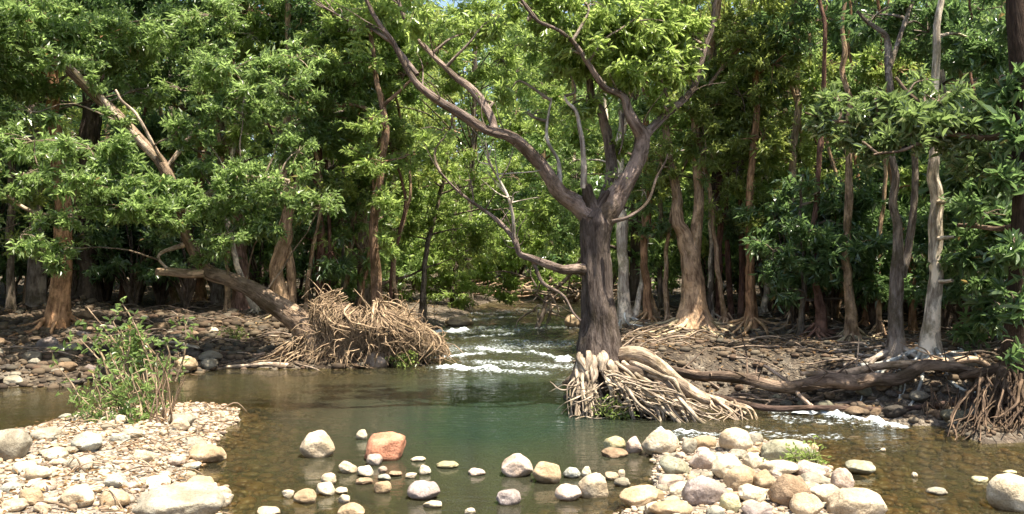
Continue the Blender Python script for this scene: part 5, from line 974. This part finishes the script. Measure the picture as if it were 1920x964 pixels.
def gravel_material():
    q = N('gravel'); r = q.attr('rnd'); geo = q.n('ShaderNodeNewGeometry'); P = geo.outputs['Position']; oc = q.n('ShaderNodeObjectInfo').outputs['Color']
    c = q.ramp(r, [(0.0, (0.12, 0.09, 0.065)), (0.25, (0.34, 0.25, 0.165)), (0.5, (0.44, 0.36, 0.255)), (0.7, (0.35, 0.23, 0.155)), (0.85, (0.24, 0.22, 0.175)), (1.0, (0.50, 0.43, 0.325))])
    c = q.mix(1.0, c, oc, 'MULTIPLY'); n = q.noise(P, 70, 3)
    c = q.mix(q.mapr(n, 0.5, 0.75, 0, 0.4), c, q.mix(1.0, c, (0.5, 0.45, 0.4), 'MULTIPLY'))
    z = q.n('ShaderNodeSeparateXYZ'); q.l(P, z.inputs[0]); wet = q.mapr(z.outputs[2], 0.012, -0.004)
    c = q.mix(q.math('MULTIPLY', wet, 0.85), c, q.mix(1.0, c, (0.42, 0.33, 0.18), 'MULTIPLY'))
    return q.done(q.bsdf(c, q.mapr(wet, 0, 1, 0.85, 0.4), q.bump(n, 0.3, 0.01), 0.3))
M_GRAVEL = gravel_material()
gravel('gravel', 9500, (-4.6, 4.0, -1.4, 8.9), (0.008, 0.07), 0.25, 'pale gravel covering the left gravel bar', (1, 1, 1), cond=lambda d, p, z: (d['a'] > -0.06))
gravel('gravel', 3800, (0.4, 3.6, 3.2, 7.6), (0.012, 0.06), 0.25, 'pale gravel between the boulders of the right bar', (1, 1, 1), cond=lambda d, p, z: (d['d'] > -0.10))
gravel('gravel', 7000, (-9, 9.3, -0.8, 17), (0.04, 0.20), 0.2, 'grey cobbles and gravel of the left bank, darkened as shade', (0.25, 0.235, 0.215), cond=lambda d, p, z: (d['b'] > -0.15))  # tint lowered, same gravel with the bank's shade painted in
gravel('gravel', 9000, (0.8, 7.2, 8, 15), (0.03, 0.13), 0.2, 'gravel on the right bank, darkened as shade under the trees', (0.28, 0.26, 0.235), cond=lambda d, p, z: (d['c'] > -0.12))  # tint lowered to paint in the shade below the trees
gravel('creek_bed_pebbles', 9000, (-3.2, 3.8, 5.6, 9.5), (0.02, 0.13), 0.05, 'brown pebbles on the bed of the clear shallows', (0.72, 0.66, 0.55), cond=lambda d, p, z: (d['s'] < 0.0) & (z > -0.30))

# leaf litter and twigs on the forest floor
def litter(name, n, reg, label, cond, L=0.07):
    pts_ = np.column_stack([rng.uniform(reg[0], reg[2], n * 3), rng.uniform(reg[1], reg[3], n * 3)]); z, d = terrain(pts_[:, 0], pts_[:, 1]); m = cond(d, pts_, z); pts_ = pts_[m][:n]; z = z[m][:n]; k = len(pts_)
    D = rng.normal(size=(k, 3)); D[:, 2] *= 0.25; V, f_, r = leaf_geo(np.column_stack([pts_, z + 0.015 + rng.uniform(0, 0.03, k)]), D, L * rng.uniform(.6, 1.3, k), L * 0.4 * rng.uniform(.6, 1.3, k), 0.9)
    tag(mesh_obj(name, V, f_, M_DRY, None, False, fattr={'rnd': r}), label, 'leaf litter', None, 'stuff')
litter('leaf_litter', 5000, (1, 7, 10, 24), 'brown fallen leaves on the right bank', lambda d, p, z: d['c'] > 0.1)
litter('leaf_litter', 5000, (-12, 9.5, 1, 26), 'brown fallen leaves on the left bank', lambda d, p, z: (d['b'] > 0.3))
litter('leaf_litter', 1800, (-4.6, 4, -1.5, 8.8), 'scattered dry leaves on the left gravel bar', lambda d, p, z: d['a'] > 0.02, 0.045)
def floor_twigs(n, reg, label, key, col):
    T = Tubes(); k = 0
    while k < n:
        x, y_ = rng.uniform(reg[0], reg[2]), rng.uniform(reg[1], reg[3]); z, d = terrain(np.array([x]), np.array([y_]))
        if d[key][0] < 0.05: continue
        a = rng.uniform(-0.7, 0.7) + (math.pi if rng.random() < .5 else 0); L = rng.uniform(0.2, 1.0) * (0.45 if key == 'a' else 1); e = (x + math.cos(a) * L, y_ + math.sin(a) * L)
        m = ((x + e[0]) / 2, (y_ + e[1]) / 2); r = rng.uniform(0.004, 0.02) * (0.4 if key == 'a' else 1)
        T.add([(x, y_, z[0] + r), (*m, gz(*m) + r + rng.uniform(0, .10)), (*e, gz(*e) + r * .5 + rng.uniform(0, .05))], [r, r * .8, r * .3], seg=5, n=9, wig=0.05); k += 1
    o = T.build('woody_debris', M_ROOT, None, col); tag(o, label, 'debris', None, 'stuff')
floor_twigs(260, (0.9, 8.6, 7, 17), 'tangle of small dead twigs and surface roots on the right bank', 'c', (0.28, 0.215, 0.16))
floor_twigs(190, (-7, 11, -0.4, 18), 'dead twigs strewn on the left bank', 'b', (0.25, 0.19, 0.145))

floor_twigs(110, (-4.4, 4.6, -1.5, 8.6), 'small dead twigs and dry grass bits on the left gravel bar', 'a', (0.34, 0.25, 0.17))
# debris jam across the upstream bend
T = Tubes()
for k in range(46):
    x = rng.uniform(-1.9, 2.2); y_ = rng.uniform(24, 26.5); z = 0.3 + rng.uniform(0, .35); a = rng.normal() * .35; L = rng.uniform(.6, 2)
    T.add([(x, y_, z), (x + L * .5, y_ + .2, z + rng.uniform(0, .3)), (x + L, y_ + a, z + rng.uniform(-.2, .25))], [.05, .035, .012], seg=6, n=12, wig=.12)
tag(T.build('woody_debris', M_ROOT, None, (0.32, 0.22, 0.15)), 'heap of brown driftwood closing the upstream bend', 'debris', None, 'stuff')
T = Tubes()
for k in range(26):
    px = rng.uniform(985, 1085); py = rng.uniform(505, 585); Yc = rng.uniform(16, 18); p = W(px, py, Yc); d = np.array([rng.normal() * .5, rng.normal() * .4, rng.normal() * .4])
    T.add([p, p + d * .5 + rng.normal(size=3) * .08, p + d], [.02, .014, .006], seg=5, n=10, wig=.1)
q = W(1000, 600, 17); T.add([q + [0, 0, -.3], W(1030, 560, 17), W(1075, 510, 17), W(1110, 440, 17)], [.05, .045, .035, .02], seg=8, n=26, wig=.1)
o = T.build('dead_branch', M_PALE, None, (0.36, 0.27, 0.2), origin=tuple(q)); tag(o, 'bare tangled dead branch hanging over the upstream water left of the creek tree', 'branch')

# ------------------------------------------------------------------ plants
def plant(name, label, stems, leaf, L, nper, color, ratio=0.4, cat='plant', k=5, dry=0, up=0.8):
    P0 = stems[0][0]; root = empty(name, tuple(W(P0[0], P0[1], P0[3])), label, cat); T = Tubes(); Lv = Leaves()
    for st in stems:
        P, R = pxpath(st); p = T.add(P, R, seg=5, n=16, wig=0.03)
        j = rng.integers(int(len(p) * .30), len(p), nper); C = p[j] + rng.normal(size=(nper, 3)) * 0.055; D = rng.normal(size=(nper, 3)); D[:, 2] = np.abs(D[:, 2]) * .7
        for a_, c_ in zip(p[j], C): T.add([a_, (a_ + c_) / 2, c_], [0.003, 0.002, 0.0015], seg=3, n=3)
        Lv.rosettes(C, D / np.linalg.norm(D, axis=1)[:, None], k, L, ratio=ratio, droop=0.1, upbias=up, spread=.8, six=True)
    T.build('stems', M_STEM2, root, color); Lv.build('foliage', LF[leaf], root); return root
M_STEM2 = M_ROOT
st = []
for k in range(20):
    bx = rng.uniform(205, 335); tx = bx + rng.uniform(-100, 40); ty = rng.uniform(570, 640); yc = rng.uniform(10.2, 10.8); st.append([(bx, 715, 2.2, yc), ((bx + tx) / 2 + 8, (715 + ty) / 2, 1.8, yc), (max(150, min(tx, 345)), ty, 1.0, yc)])
plant('leafy_plant', 'leafy green plant standing at the far water edge in front of the dark cobbles', st, 'mid', 0.085, 8, (0.36, 0.27, 0.18))
st = []
for k in range(26):
    bx = rng.uniform(175, 300); tx = bx + rng.uniform(-95, 30); ty = rng.uniform(660, 790); yc = rng.uniform(7.5, 7.95); st.append([(bx, 826, 2.0, yc), ((bx + tx) / 2 + 10, (826 + ty) / 2 - 6, 1.6, yc), (max(80, min(tx, 330)), ty, 1.0, yc)])
plant('leafy_plant', 'low bright green plant growing on the left gravel bar', st, 'mid', 0.065, 9, (0.36, 0.27, 0.18), ratio=.36)
T = Tubes()
for k in range(30):
    bx = rng.uniform(255, 325); yc = rng.uniform(7.4, 7.9); tx = bx + rng.normal() * 22; ty = rng.uniform(655, 800); P, R = pxpath([(bx, 830, 2.2, yc), ((bx + tx) / 2 + rng.normal() * 6, (830 + ty) / 2, 1.7, yc), (tx, ty, .9, yc)]); T.add(P, R, seg=4, n=12, wig=.05)
o = T.build('dry_stalks', M_ROOT, None, (0.34, 0.24, 0.16), origin=tuple(W(295, 830, 7.6))); tag(o, 'clump of brown dry stalks beside the leafy plant on the left bar', 'dry plant')
for (px, py, Yc, n, h, lab) in [(1150, 785, 8.15, 16, 30, 'small bright herb at the water line under the creek tree roots'), (1225, 745, 8.3, 12, 30, 'small green herb sprouting from the bare roots of the creek tree'), (1172, 780, 8.1, 10, 16, 'tiny herb right of the one at the water line under the creek tree'),
                                (1500, 885, 6.3, 9, 40, 'pale green herb growing between the boulders, left of its twin'), (1527, 880, 6.4, 9, 34, 'green herb growing between the boulders, right of its twin'), (750, 688, 12.0, 14, 24, 'little grassy tuft at the foot of the root mound'), (440, 640, 11.9, 8, 30, 'thin weed on the far bank left of the mound')]:
    g = hit(px, py); Yc = g[1]; st = []
    for k in range(n):
        a = px + rng.normal() * 7; b_ = a + rng.normal() * 13; st.append([(a, py + 3, 1.2, Yc), ((a + b_) / 2, py - h * .4, 1, Yc), (b_, py - h * rng.uniform(.5, 1), .6, Yc)])
    plant('herb', lab, st, 'fresh', 0.035 if Yc < 9 else 0.05, 4, (0.2, 0.22, 0.08), k=4)
# overhanging foliage of a waist-high bush on the right bank
